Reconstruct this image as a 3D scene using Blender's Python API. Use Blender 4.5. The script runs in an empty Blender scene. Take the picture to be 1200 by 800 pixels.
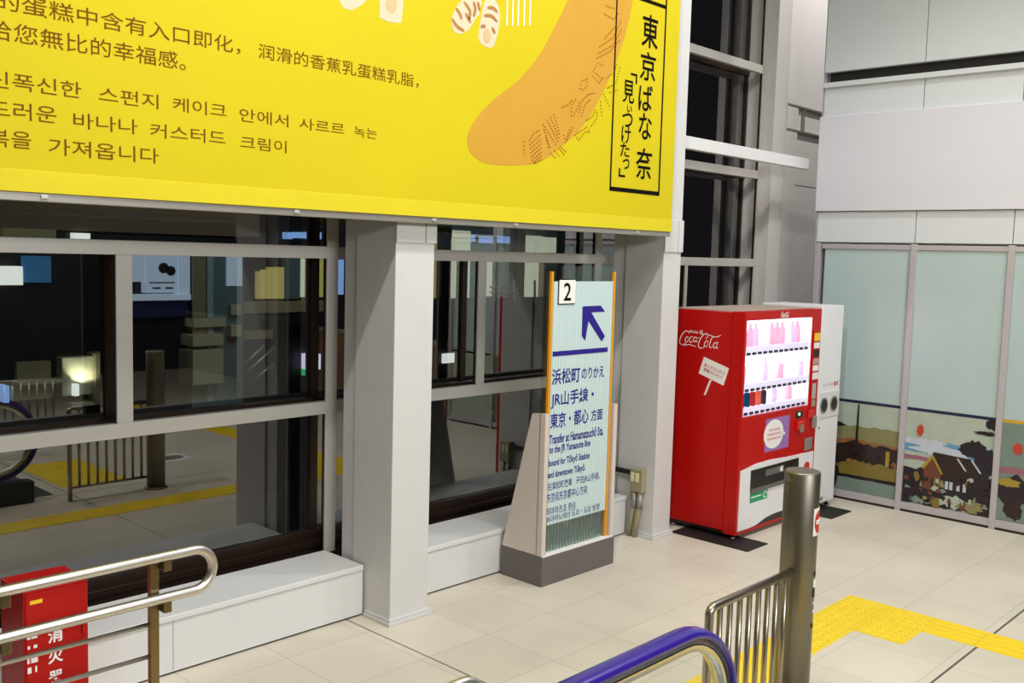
import bpy, bmesh, math, random
from mathutils import Vector, Matrix
random.seed(7)
SC = bpy.context.scene
COL = SC.collection
PI = math.pi
# ------------------------------------------------------------------ camera, world, lights, exposure
cam = bpy.data.cameras.new('camera'); cam.sensor_width = 36.0
cam.lens = 34.3562; cam.clip_start = 0.05; cam.clip_end = 300
cam_o = bpy.data.objects.new('camera', cam); COL.objects.link(cam_o)
cam_o.matrix_world = Matrix(((0.68938, 0.04558, -0.72297, 0), (-0.72388, 0.08136, -0.68512, 0),
                             (0.02759, 0.99564, 0.08908, 2.25), (0, 0, 0, 1)))
SC.camera = cam_o
w = bpy.data.worlds.new('night'); SC.world = w; w.use_nodes = True
w.node_tree.nodes['Background'].inputs[0].default_value = (0.016, 0.013, 0.016, 1)
w.node_tree.nodes['Background'].inputs[1].default_value = 0.5
vs = SC.view_settings
vs.view_transform = 'Standard'; vs.look = 'None'; vs.gamma = 1.0; vs.use_curve_mapping = False
vs.exposure = 0.18
SC.cycles.use_denoising = True
SC.cycles.max_bounces = 10; SC.cycles.transparent_max_bounces = 16; SC.cycles.sample_clamp_indirect = 6

def area(name, loc, sx, sy, power, col=(1, 0.95, 0.88), look=(0, 0, -1)):
    l = bpy.data.lights.new(name, 'AREA'); l.shape = 'RECTANGLE'; l.size = sx; l.size_y = sy
    l.energy = power; l.color = col
    o = bpy.data.objects.new(name, l); COL.objects.link(o); o.location = loc
    o.rotation_euler = Vector(look).to_track_quat('-Z', 'Y').to_euler()
    return o
def spot(name, loc, tgt, power, rad, ang=110, col=(1, 0.95, 0.88)):
    l = bpy.data.lights.new(name, 'SPOT'); l.energy = power; l.shadow_soft_size = rad
    l.spot_size = math.radians(ang); l.spot_blend = 0.5; l.color = col
    o = bpy.data.objects.new(name, l); COL.objects.link(o); o.location = loc
    o.rotation_euler = (Vector(tgt) - Vector(loc)).to_track_quat('-Z', 'Y').to_euler()
    return o
area('hall_light', (4.6, 0.4, 7.0), 4.0, 1.2, 105, (0.93, 0.99, 1.0))
area('hall_light', (6.3, 0.2, 7.0), 4.0, 1.2, 70, (0.90, 0.97, 1.0))
area('hall_light', (-3.0, 0.0, 7.0), 4.0, 1.2, 30, (0.93, 0.98, 1.0))
area('hall_light', (2.0, -5.0, 4.2), 5.0, 1.0, 190, (0.96, 0.99, 1.0), (0.1, 0.99, -0.1)).data.spread = math.radians(120)  # added fill aimed at the window wall, no lamp known there
spot('downlight', (1.6, 1.7, 6.9), (4.4, 4.0, 0.4), 660, 0.12, 105, (1, 0.96, 0.91))
spot('downlight', (7.0, 1.6, 6.7), (5.6, 3.6, 0.0), 340, 0.14, 105, (0.97, 0.95, 1.0))
spot('downlight', (10.35, 3.5, 7.3), (9.35, 5.0, 2.6), 640, 0.10, 75, (1, 0.98, 0.96))
area('street_light', (9.0, 9.5, 6.0), 6.0, 2.0, 110, (0.9, 1.0, 0.95), (0, 0.6, -0.7))  # added area light for the things across the street, no lamp known

# measured outlines (metres): script logo, prints, far buildings
D = {'script':[([(4.464,1.635),(4.469,1.652),(4.492,1.658),(4.52,1.641),(4.544,1.604),(4.554,1.566),(4.543,1.545),(4.518,1.544),(4.486,1.559)],0.007968476357267952),([(4.55,1.546),(4.507,1.539),(4.464,1.547),(4.428,1.544),(4.391,1.535)],0.0068301225919439575),([(4.471,1.59),(4.474,1.581),(4.479,1.573),(4.486,1.568),(4.492,1.568),(4.497,1.572),(4.5,1.579),(4.5,1.588),(4.496,1.597),(4.491,1.605),(4.484,1.61),(4.478,1.61),(4.473,1.607),(4.47,1.599),(4.471,1.59)],0.0068301225919439575),([(4.427,1.612),(4.443,1.615),(4.458,1.591),(4.455,1.57),(4.44,1.568),(4.424,1.582)],0.0068301225919439575),([(4.391,1.597),(4.395,1.588),(4.4,1.581),(4.406,1.576),(4.413,1.576),(4.418,1.579),(4.42,1.586),(4.42,1.594),(4.417,1.603),(4.412,1.61),(4.405,1.615),(4.399,1.615),(4.394,1.612),(4.391,1.605),(4.391,1.597)],0.0068301225919439575),([(4.384,1.617),(4.393,1.594),(4.392,1.574),(4.381,1.583)],0.0068301225919439575),([(4.379,1.606),(4.359,1.611)],0.004553415061295972),([(4.305,1.608),(4.288,1.624),(4.286,1.643),(4.305,1.65),(4.332,1.633),(4.358,1.594),(4.371,1.553),(4.358,1.529),(4.332,1.53),(4.311,1.552)],0.007968476357267952),([(4.328,1.642),(4.283,1.644),(4.24,1.633),(4.199,1.631),(4.161,1.651)],0.005691768826619965),([(4.282,1.569),(4.285,1.558),(4.291,1.549),(4.298,1.544),(4.305,1.543),(4.311,1.547),(4.313,1.556),(4.313,1.566),(4.309,1.577),(4.303,1.586),(4.296,1.591),(4.289,1.592),(4.284,1.588),(4.281,1.579),(4.282,1.569)],0.0068301225919439575),([(4.228,1.629),(4.244,1.621),(4.259,1.587),(4.266,1.553),(4.256,1.539),(4.24,1.548)],0.0068301225919439575),([(4.199,1.564),(4.202,1.554),(4.208,1.546),(4.215,1.541),(4.222,1.54),(4.227,1.544),(4.23,1.552),(4.23,1.561),(4.226,1.571),(4.221,1.579),(4.214,1.584),(4.207,1.584),(4.202,1.58),(4.199,1.573),(4.199,1.564)],0.0068301225919439575),([(4.19,1.596),(4.198,1.564),(4.198,1.54),(4.182,1.548)],0.0068301225919439575)],'placard':[(4.312,1.46),(4.076,1.389),(4.119,1.245),(4.356,1.32)],'pole':[(4.24,1.278),(4.29,1.149)],'eco':[(4.455,1.663),(4.332,1.642)],'pt1':[(4.317,1.394),(4.104,1.338)],'pt2':[(4.315,1.362),(4.126,1.308)],'wtop':[(6.864,0.57),(6.913,0.576),(7.112,0.6),(7.349,0.602),(7.625,0.588),(7.855,0.583),(8.089,0.577)],'wbot':[(6.856,0.074),(7.138,0.078),(7.293,0.104),(7.426,0.111),(7.721,0.094)],'flap':[(7.015,0.555),(7.815,0.553),(7.838,0.351),(7.019,0.375)],'green':[(7.021,0.362),(7.302,0.358),(7.309,0.281),(7.028,0.285)],'gcirc':[(7.27,0.324)],'bubble':[(7.219,0.833),(7.552,0.795),(7.368,0.935),(7.393,0.694)],'post':[(7.233,0.952),(7.629,0.941),(7.646,0.659)],'coin':[(8.009,0.928),(7.787,0.936),(7.823,0.82),(8.072,0.828),(7.982,0.645),(8.024,0.46),(7.824,0.944)],'disp':[(6.862,1.779),(7.974,1.776),(7.947,0.997),(6.858,1.001)],'rows':[(7.361,1.515),(7.392,1.219),(7.402,1.005)],'side':[(8.047,1.619),(8.055,1.549),(8.064,1.428),(8.051,1.352),(8.055,1.275),(8.032,1.168),(8.044,1.071)],'emb':[(7.396,1.831),(7.544,1.827),(7.549,1.779),(7.401,1.783)],'bin':[(8.249,0.972),(8.35,0.97),(8.573,0.981),(8.26,1.149),(8.533,1.159),(8.201,1.092),(8.594,1.091),(8.625,0.848),(8.229,0.857)],'frame':[(5.514,2.722),(6.116,2.724),(6.128,4.1),(5.539,4.089)],'cakes':[(3.248,3.556),(3.509,3.576),(4.077,3.662),(4.277,3.651)],'cake3':[(4.013,3.693),(4.062,3.733),(4.203,3.762),(4.202,3.72),(4.16,3.639),(4.103,3.567),(4.039,3.534),(3.989,3.541),(3.97,3.593),(3.985,3.647)],'cake4':[(4.231,3.746),(4.275,3.776),(4.337,3.778),(4.37,3.71),(4.365,3.635),(4.338,3.545),(4.308,3.5),(4.24,3.499),(4.193,3.531),(4.198,3.605)],'cake2':[(3.434,3.607),(3.605,3.641),(3.591,3.513),(3.508,3.502),(3.436,3.513)],'cake1':[(3.166,3.553),(3.347,3.589),(3.312,3.554),(3.253,3.517),(3.195,3.517)],'cstripe':[[(4.062,3.723),(4.114,3.682),(4.109,3.629)],[(3.999,3.675),(4.035,3.646),(4.046,3.618)],[(3.97,3.608),(4.016,3.571),(4.074,3.556)],[(4.142,3.739),(4.158,3.701),(4.145,3.652)],[(4.078,3.66),(4.124,3.612)],[(4.259,3.726),(4.307,3.735),(4.347,3.717)],[(4.233,3.674),(4.294,3.685),(4.349,3.659)],[(4.206,3.606),(4.248,3.616)],[(4.304,3.619),(4.331,3.586)],[(4.178,3.746),(4.195,3.698)]],'swl':[(4.433,3.712),(4.484,3.721),(4.533,3.731),(4.587,3.741),(4.642,3.752)],'dots':[[(4.613,2.963),(4.625,2.866)],[(4.667,2.979),(4.711,3.03),(4.773,3.058)],[(4.675,2.954),(4.782,3.033)],[(4.681,2.929),(4.788,3.002)],[(4.685,2.903),(4.793,2.976)],[(4.691,2.878),(4.797,2.95)],[(4.7,2.857),(4.798,2.924)],[(4.712,2.84),(4.799,2.898)],[(4.727,2.839),(4.805,2.872)],[(4.795,3.092),(4.939,2.964)],[(4.834,3.122),(4.955,2.987)],[(4.865,3.147),(4.962,3.009)],[(4.897,3.167),(4.969,3.031)],[(4.805,3.061),(4.875,2.937)],[(4.823,3.016),(4.859,2.935)],[(4.876,2.915),(4.943,2.879)],[(4.916,2.935),(4.976,2.892)],[(4.956,2.955),(5.025,2.913)],[(4.972,2.967),(5.049,2.931)],[(4.976,3.224),(5.033,3.247),(5.09,3.298)],[(5.07,3.182),(5.075,3.258),(5.132,3.309)],[(5.096,3.185),(5.144,3.256),(5.15,3.3)],[(5.154,3.214),(5.176,3.293),(5.243,3.345),(5.331,3.368)],[(5.181,3.195),(5.212,3.275),(5.28,3.323)],[(5.189,3.37),(5.146,3.37),(5.169,3.422),(5.229,3.447),(5.223,3.397),(5.189,3.37)],[(5.002,3.045),(5.02,3.004),(5.066,3.106)],[(5.037,3.017),(5.099,3.121)],[(5.29,3.142),(5.341,3.192),(5.346,3.259)],[(5.235,3.169),(5.304,3.21),(5.336,3.269)],[(5.119,3.058),(5.155,3.029),(5.222,3.09),(5.292,3.098)],[(5.136,3.07),(5.238,3.125),(5.284,3.092)],[(5.379,3.313),(5.403,3.199)],[(5.412,3.368),(5.491,3.283)],[(5.289,3.472),(5.354,3.437),(5.414,3.49)],[(5.314,3.498),(5.397,3.466)],[(5.287,3.505),(5.337,3.567),(5.41,3.556)],[(5.433,3.482),(5.513,3.527),(5.555,3.612)],[(5.455,3.418),(5.545,3.465),(5.593,3.596)],[(5.475,3.388),(5.585,3.425)],[(5.318,3.597),(5.459,3.664),(5.582,3.774)],[(5.334,3.632),(5.493,3.714),(5.596,3.855)],[(5.349,3.679),(5.499,3.771),(5.584,3.909)],[(5.399,3.742),(5.521,3.853)],[(5.39,3.905),(5.491,3.891),(5.553,3.948)],[(5.405,3.963),(5.515,3.962)]],'out':{'bluebox':(5.443,5.83,1.638,2.027,15),'whitebox':(5.025,5.394,1.606,1.875,14.9),'truss':(5.172,5.911,2.286,2.422,15),'lit2':(6.161,6.418,2.296,2.386,15),'p1':(7.049,7.258,1.65,2.108,14.95),'p2':(7.272,7.808,1.471,2.116,14.95),'p3':(7.823,8.033,1.453,2.123,14.95),'ledge':(6.953,8.02,1.351,1.447,14.9),'hoard':(6.861,8.074,1.07,1.346,15),'col':(8.034,8.987,-0.58,2.136,14.9),'colstrip':(8.295,8.405,-0.358,2.218,14.87),'colposter':(8.657,8.949,1.579,2.085,14.87),'colgreen':(8.034,8.264,0.662,2.129,14.87),'st1':(8.011,8.602,0.903,1.045,14.8),'st2':(8.698,8.892,1.089,1.263,14.8),'st3':(8.669,8.864,0.731,0.919,14.75),'st4':(7.941,8.497,0.602,0.786,14.7),'st5':(7.914,8.469,-0.031,0.537,14.65),'warm1':(9.347,9.432,1.346,1.824,15),'warm2':(9.449,9.535,1.345,1.855,15),'warm3':(9.57,9.674,1.343,1.901,15),'warm4':(9.709,9.868,1.341,1.903,15),'glassg':(9.885,10.21,1.337,2.104,15),'wht':(10.209,10.356,1.365,2.262,15),'colg':(10.307,10.493,1.057,2.266,14.9),'warm5':(10.581,10.713,1.36,2.177,15),'band':(9.032,10.78,1.098,1.296,14.95),'beamd':(9.003,10.786,0.841,1.055,14.9),'band2':(9.034,9.613,0.647,0.812,14.95),'sg1':(9.9,10.007,2.406,2.527,14.95),'sg2':(10.096,10.296,2.429,2.536,14.95),'sg3':(10.388,10.631,2.423,2.547,14.95),'uplit':(5.93,6.644,-0.068,0.509,14.9),'uplamp':(6.064,6.14,-0.067,0.115,14.8),'wallb':(5.322,5.807,-0.095,0.465,15),'rail1':(5.292,5.972,0.146,0.197,14.85),'rail2':(6.043,6.617,-0.238,-0.185,14.85),'post1':(5.091,5.161,-0.088,0.16,14.85),'post2':(5.219,5.277,-0.074,0.138,14.85),'ypost':(6.388,6.586,-0.18,0.56,14.8),'sgv':(10.325,10.569,0.039,0.323,14.85),'sgg':(10.328,10.496,-0.084,0.026,14.85),'sgw':(16.431,16.928,-0.515,-0.277,17.9),'skyb':(11.005,11.142,1.405,2.059,14.95),'mzpar':(15.618,21.205,-1.873,1.091,18),'mz1':(16.291,16.721,2.483,2.675,18.6),'mz2':(17.799,18.11,2.545,2.723,18.6),'mz3':(18.301,18.784,2.516,2.698,18.6),'mz4':(18.98,19.583,2.536,2.721,18.6),'mz5':(20.712,21.375,2.316,2.753,18.6),'mzc1':(16.563,16.853,1.085,2.789,18.5),'mzc2':(17.239,17.848,1.074,2.819,18.5),'mzc3':(18.494,18.688,1.106,2.041,18.5),'mzc4':(19.959,20.669,0.868,2.777,18.5),'mzd1':(16.579,16.899,1.078,2.898,18.2),'mzd2':(19.222,19.323,0.926,2.997,18.2),'mzg':(19.573,19.848,0.884,2.898,18.4),'mzg2':(20.53,20.857,0.873,2.219,18.3),'mzback':(16.602,22.485,0.752,3.068,19.2),'mzc5':(16.346,16.576,1.105,2.01,18.6)},'mzrail':[(18.07,1.377),(19.109,1.326),(18.075,1.244),(19.115,1.188),(18.22,1.6),(18.241,1.018),(18.966,1.578),(18.99,0.983),(19.779,1.555),(19.807,0.923),(20.422,1.365),(20.428,1.222)],'strail':[(8.778,0.08),(9.392,0.542),(8.778,0.254),(9.188,0.582),(8.959,-0.021),(9.394,0.26)],'whitesteps':0}
# ------------------------------------------------------------------ materials
def lin(h):
    if isinstance(h, str):
        h = tuple(int(h[i:i + 2], 16) / 255 for i in (0, 2, 4))
    return tuple(c / 12.92 if c <= 0.04045 else ((c + 0.055) / 1.055) ** 2.4 for c in h)
def newmat(name):
    m = bpy.data.materials.new(name); m.use_nodes = True
    return m, m.node_tree, m.node_tree.nodes, m.node_tree.links
def mat(name, col, rough=0.5, metal=0.0, var=0.04, scale=6.0, emit=None, es=0.0, bump=0.0, spec=0.5, coat=0.0):
    m, nt, N, L = newmat(name); p = N['Principled BSDF']; c = lin(col)
    p.inputs['Roughness'].default_value = rough; p.inputs['Metallic'].default_value = metal
    p.inputs['Specular IOR Level'].default_value = spec; p.inputs['Coat Weight'].default_value = coat
    tc = N.new('ShaderNodeTexCoord'); nz = N.new('ShaderNodeTexNoise'); nz.inputs['Scale'].default_value = scale
    nz.inputs['Detail'].default_value = 4
    L.new(tc.outputs['Object'], nz.inputs['Vector'])
    mx = N.new('ShaderNodeMix'); mx.data_type = 'RGBA'
    mx.inputs[6].default_value = (*[v * (1 - var * 2) for v in c], 1); mx.inputs[7].default_value = (*[min(1, v * (1 + var * 2)) for v in c], 1)
    L.new(nz.outputs['Fac'], mx.inputs[0]); L.new(mx.outputs[2], p.inputs['Base Color'])
    if emit:
        p.inputs['Emission Color'].default_value = (*lin(emit), 1); p.inputs['Emission Strength'].default_value = es
    if bump:
        b = N.new('ShaderNodeBump'); b.inputs['Strength'].default_value = bump; b.inputs['Distance'].default_value = 0.01
        L.new(nz.outputs['Fac'], b.inputs['Height']); L.new(b.outputs[0], p.inputs['Normal'])
    return m
def brushed(name, col, rough=0.28, stretch=(400, 400, 6)):
    m = mat(name, col, rough, 1.0, 0.03)
    N = m.node_tree.nodes; L = m.node_tree.links
    tc = N.new('ShaderNodeTexCoord'); mp = N.new('ShaderNodeMapping'); mp.inputs['Scale'].default_value = stretch
    nz = N.new('ShaderNodeTexNoise'); nz.inputs['Scale'].default_value = 1.0
    b = N.new('ShaderNodeBump'); b.inputs['Strength'].default_value = 0.06; b.inputs['Distance'].default_value = 0.002
    L.new(tc.outputs['Object'], mp.inputs[0]); L.new(mp.outputs[0], nz.inputs['Vector']); L.new(nz.outputs['Fac'], b.inputs['Height'])
    L.new(b.outputs[0], N['Principled BSDF'].inputs['Normal'])
    return m
def mth(N, L, op, a, b=None):
    n_ = N.new('ShaderNodeMath'); n_.operation = op
    for i, v in enumerate((a, b)):
        if v is None: continue
        if isinstance(v, (int, float)): n_.inputs[i].default_value = v
        else: L.new(v, n_.inputs[i])
    return n_.outputs[0]
def glass(name, tint, refl, ior=1.5, gl=(1, 1, 1)):
    m, nt, N, L = newmat(name); N.remove(N['Principled BSDF'])
    t = N.new('ShaderNodeBsdfTransparent'); t.inputs[0].default_value = (*tint, 1)
    g = N.new('ShaderNodeBsdfGlossy'); g.inputs['Roughness'].default_value = 0.0; g.inputs['Color'].default_value = (*gl, 1)
    f = N.new('ShaderNodeFresnel'); f.inputs['IOR'].default_value = ior
    a = N.new('ShaderNodeMath'); a.operation = 'ADD'; a.inputs[1].default_value = refl; a.use_clamp = True
    mx = N.new('ShaderNodeMixShader')
    ge = N.new('ShaderNodeNewGeometry'); front = mth(N, L, 'SUBTRACT', 1.0, ge.outputs['Backfacing'])   # the rear face of the sheet adds nothing
    tm = N.new('ShaderNodeMix'); tm.data_type = 'RGBA'; tm.inputs[6].default_value = (1, 1, 1, 1); tm.inputs[7].default_value = (*tint, 1)
    L.new(front, tm.inputs[0]); L.new(tm.outputs[2], t.inputs[0])
    L.new(f.outputs[0], a.inputs[0]); L.new(mth(N, L, 'MULTIPLY', a.outputs[0], front), mx.inputs[0]); L.new(t.outputs[0], mx.inputs[1]); L.new(g.outputs[0], mx.inputs[2])
    L.new(mx.outputs[0], N['Material Output'].inputs[0])
    return m
def emis(name, col, s):
    return mat(name, col, 0.6, 0, 0.0, emit=col, es=s)
def translucent(name, col):
    m, nt, N, L = newmat(name); N.remove(N['Principled BSDF'])
    t = N.new('ShaderNodeBsdfTranslucent'); d = N.new('ShaderNodeBsdfDiffuse')
    for n_ in (t, d): n_.inputs['Color'].default_value = (*lin(col), 1)
    mx = N.new('ShaderNodeMixShader'); mx.inputs[0].default_value = 0.4
    L.new(t.outputs[0], mx.inputs[1]); L.new(d.outputs[0], mx.inputs[2]); L.new(mx.outputs[0], N['Material Output'].inputs[0])
    return m
def floor_mat():
    m, nt, N, L = newmat('floor_tiles'); p = N['Principled BSDF']
    tc = N.new('ShaderNodeTexCoord'); sp = N.new('ShaderNodeSeparateXYZ'); L.new(tc.outputs['Object'], sp.inputs[0])
    X, Y = sp.outputs[0], sp.outputs[1]
    def cell(v, off, per): return mth(N, L, 'DIVIDE', mth(N, L, 'SUBTRACT', v, off), per)
    cx, cy = cell(X, 4.015 - 5.3, 0.53), cell(Y, 3.93 - 10.2, 0.51)
    def line(cv, wd):
        fr = mth(N, L, 'FRACT', cv)
        d = mth(N, L, 'MINIMUM', fr, mth(N, L, 'SUBTRACT', 1.0, fr))
        return mth(N, L, 'LESS_THAN', d, wd)
    j = mth(N, L, 'MAXIMUM', line(cx, 0.0055), line(cy, 0.0055))
    def exp(v, at, wd): return mth(N, L, 'LESS_THAN', mth(N, L, 'ABSOLUTE', mth(N, L, 'SUBTRACT', v, at)), wd)
    e = mth(N, L, 'MAXIMUM', exp(X, 3.54, 0.005), exp(Y, 1.833, 0.007))
    cb = N.new('ShaderNodeCombineXYZ'); L.new(mth(N, L, 'FLOOR', cx), cb.inputs[0]); L.new(mth(N, L, 'FLOOR', cy), cb.inputs[1])
    wn = N.new('ShaderNodeTexWhiteNoise'); wn.noise_dimensions = '2D'; L.new(cb.outputs[0], wn.inputs['Vector'])
    n1 = N.new('ShaderNodeTexNoise'); n1.inputs['Scale'].default_value = 1.6; n1.inputs['Detail'].default_value = 6; L.new(tc.outputs['Object'], n1.inputs['Vector'])
    n2 = N.new('ShaderNodeTexNoise'); n2.inputs['Scale'].default_value = 60; n2.inputs['Detail'].default_value = 3; L.new(tc.outputs['Object'], n2.inputs['Vector'])
    v = mth(N, L, 'ADD', mth(N, L, 'MULTIPLY', wn.outputs['Value'], 0.07), mth(N, L, 'MULTIPLY', n1.outputs['Fac'], 0.38))
    v = mth(N, L, 'ADD', v, mth(N, L, 'MULTIPLY', n2.outputs['Fac'], 0.05))
    v = mth(N, L, 'ADD', v, 0.745)
    v = mth(N, L, 'MULTIPLY', v, mth(N, L, 'SUBTRACT', 1.0, mth(N, L, 'MULTIPLY', j, 0.26)))
    v = mth(N, L, 'MULTIPLY', v, mth(N, L, 'SUBTRACT', 1.0, mth(N, L, 'MULTIPLY', e, 0.85)))
    sc = N.new('ShaderNodeVectorMath'); sc.operation = 'SCALE'; sc.inputs[0].default_value = lin('d3cab8')
    L.new(v, sc.inputs['Scale']); L.new(sc.outputs[0], p.inputs['Base Color'])
    p.inputs['Roughness'].default_value = 0.42; p.inputs['Specular IOR Level'].default_value = 0.35
    return m
M = dict(
    floor=floor_mat(),
    white=mat('white_steel', 'd9d8d5', 0.42, var=0.015), pillar=mat('painted_pillar', 'd0cecb', 0.45, var=0.02),
    alu=mat('aluminium_frame', 'bdb8b0', 0.42, 0.25, 0.02), alum2=mat('anodised_frame', 'bfb9bb', 0.4, 0.3, 0.02),
    wallp=mat('wall_panel', 'd0d3d4', 0.55, var=0.012), wallw=mat('wall_cover_board', 'd3d1d6', 0.6, var=0.01), wallg=mat('grey_panel', 'cdc8c4', 0.55, var=0.03),
    dark=mat('dark_groove', '1c1815', 0.7), concrete=mat('hall_dark_wall', '15161f', 0.5, var=0.1), ceil=mat('ceiling_paint', 'b8b4ac', 0.8),
    glass=glass('window_glass', (0.66, 0.70, 0.70), 0.16, 1.4), seam=mat('panel_seam', '8e8984', 0.6),
    frost=mat('frosted_glass', 'b0c1bf', 0.22, var=0.03, scale=2.0, spec=0.5),
    yellow=mat('banner_yellow', 'cdba18', 0.65, var=0.03, scale=1.2, spec=0.15), yhem=mat('banner_hem', 'd8c628', 0.65, spec=0.15, var=0.02),
    banana=mat('banana_print', 'c9962c', 0.5, var=0.02), brown=mat('print_brown', '74470a', 0.7, spec=0.1), dot=mat('print_dots', '93400c', 0.7, spec=0.1),
    black=mat('print_black', '0c0703', 0.7, spec=0.1), cake=mat('cake_print', 'd9c6a6', 0.7, spec=0.1, var=0.06, scale=30), cakeb=mat('cake_stripe', 'a8743a', 0.6, var=0.1),
    whitep=mat('print_white', 'efece6', 0.5, var=0.01), grey=mat('grey_metal', '9b958c', 0.4, 0.4),
    red=mat('vending_red', 'ba0a05', 0.4, var=0.03, spec=0.3), redd=mat('hydrant_red', 'b00d07', 0.45, var=0.03, spec=0.3), topgrey=mat('dusty_top', 'b19d90', 0.7, var=0.06),
    panelw=mat('white_plastic', 'e8e5e6', 0.35, var=0.01), blackp=mat('black_plastic', '16120f', 0.35), rubber=mat('black_mat', '17110e', 0.65, bump=0.2),
    disp=emis('display_light', 'f4ecff', 3.0), lav=mat('lavender_rail', 'e4ddf6', 0.4, emit='e4dcf8', es=0.25), green=mat('green_sticker', '1d9a62', 0.5),
    pink=mat('faded_pink', 'd99aa8', 0.5), violet=mat('violet_poster', '9a6db0', 0.5, var=0.1, scale=12), redp=mat('print_red', 'c8281c', 0.5), ylab=mat('yellow_label', 'f2c81e', 0.5),
    steel=brushed('brushed_steel', 'a59d8d', 0.34), steelb=brushed('bollard_steel', '878172', 0.42), steel2=brushed('polished_steel', 'dcd8d0', 0.36), steeld=brushed('bronze_steel', '8d7c5e', 0.3), led=emis('green_led', '9dffb0', 4.0),
    belt=mat('purple_rubber', '2e1a86', 0.28, var=0.03, coat=0.3), sgrey=mat('plinth_grey', '67605f', 0.5, var=0.05), sbeige=mat('sign_fin', 'd3c6bb', 0.5, var=0.015),
    orange=mat('orange_edge', 'e39a1c', 0.4), navy=mat('sign_blue', '200f80', 0.5), navyt=mat('sign_text_blue', '252f80', 0.5), tgls=glass('edge_glass', (0.72, 0.86, 0.8), 0.05, 1.45),
    post=mat('post_grey', 'b9b5af', 0.5, var=0.02),
    cream=mat('cake_filling', 'cdb184', 0.7, var=0.1, scale=30, spec=0.1),
    wood=mat('brown_counter', '8d6b4a', 0.5, var=0.08),
    wood2=mat('brown_band', '7d6656', 0.6, var=0.1),
    bronze=mat('bronze_frame', '2e2019', 0.3, 0.3, var=0.03),
    tact=mat('tactile_yellow', 'f0cf1a', 0.5, var=0.04, scale=5), conduit=mat('conduit_khaki', 'a39a7c', 0.45, 0.2), ivory=mat('ivory_socket', 'e6dcae', 0.45),
    plate=brushed('landing_plate', '9fa7a8', 0.3), clearg=glass('clear_balustrade', (0.9, 0.93, 0.9), 0.02, 1.4),
    night=mat('night_facade', '1c181d', 0.4, var=0.3, scale=1.5),
    navyw=mat('navy_hoarding', '22235a', 0.5, var=0.1), teal=mat('teal_column', '6f8a8c', 0.4, var=0.06), dkb=mat('dark_frame', '20191c', 0.5), postp=mat('poster_paper', 'a9b6c6', 0.5, var=0.1, scale=3),
    beige=mat('lit_beige', 'a79a72', 0.6, var=0.06), stair=mat('stair_concrete', 'c9c7a8', 0.6, var=0.04),
    e_white=emis('light_white', 'f2f4ec', 1.0), e_blue=emis('light_blue', '7fa3dd', 0.9), e_deep=emis('screen_teal', '2a5c84', 0.6), e_warm=emis('window_warm', 'b3a660', 0.55), e_pale=emis('window_pale', 'c9cdb4', 0.75),  # warm and pale glows put the light on strips and columns into emission
    e_green=emis('sign_green', '2fae6a', 0.9), e_lav=emis('sign_lavender', 'd8d2f4', 1.0), e_dim=emis('window_dim', '5a5a3c', 0.5), e_post=emis('backlit_poster', 'a9b9cc', 0.5),  # dim and poster glows put light on truss, posters and ledge into emission
)
def film_mat():
    m = mat('sign_film', 'c3d6d4', 0.4, var=0.01); N = m.node_tree.nodes; L = m.node_tree.links; p = N['Principled BSDF']
    tc = N.new('ShaderNodeTexCoord'); wv = N.new('ShaderNodeTexWave'); wv.bands_direction = 'X'; wv.inputs['Scale'].default_value = 11.0
    L.new(tc.outputs['Object'], wv.inputs['Vector'])
    mx = N.new('ShaderNodeMix'); mx.data_type = 'RGBA'; mx.inputs[6].default_value = (*lin('b7cdcb'), 1); mx.inputs[7].default_value = (*lin('cbdcda'), 1)
    L.new(wv.outputs['Fac'], mx.inputs[0]); L.new(mx.outputs[2], p.inputs['Base Color'])
    return m
M['film'] = film_mat()

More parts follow.
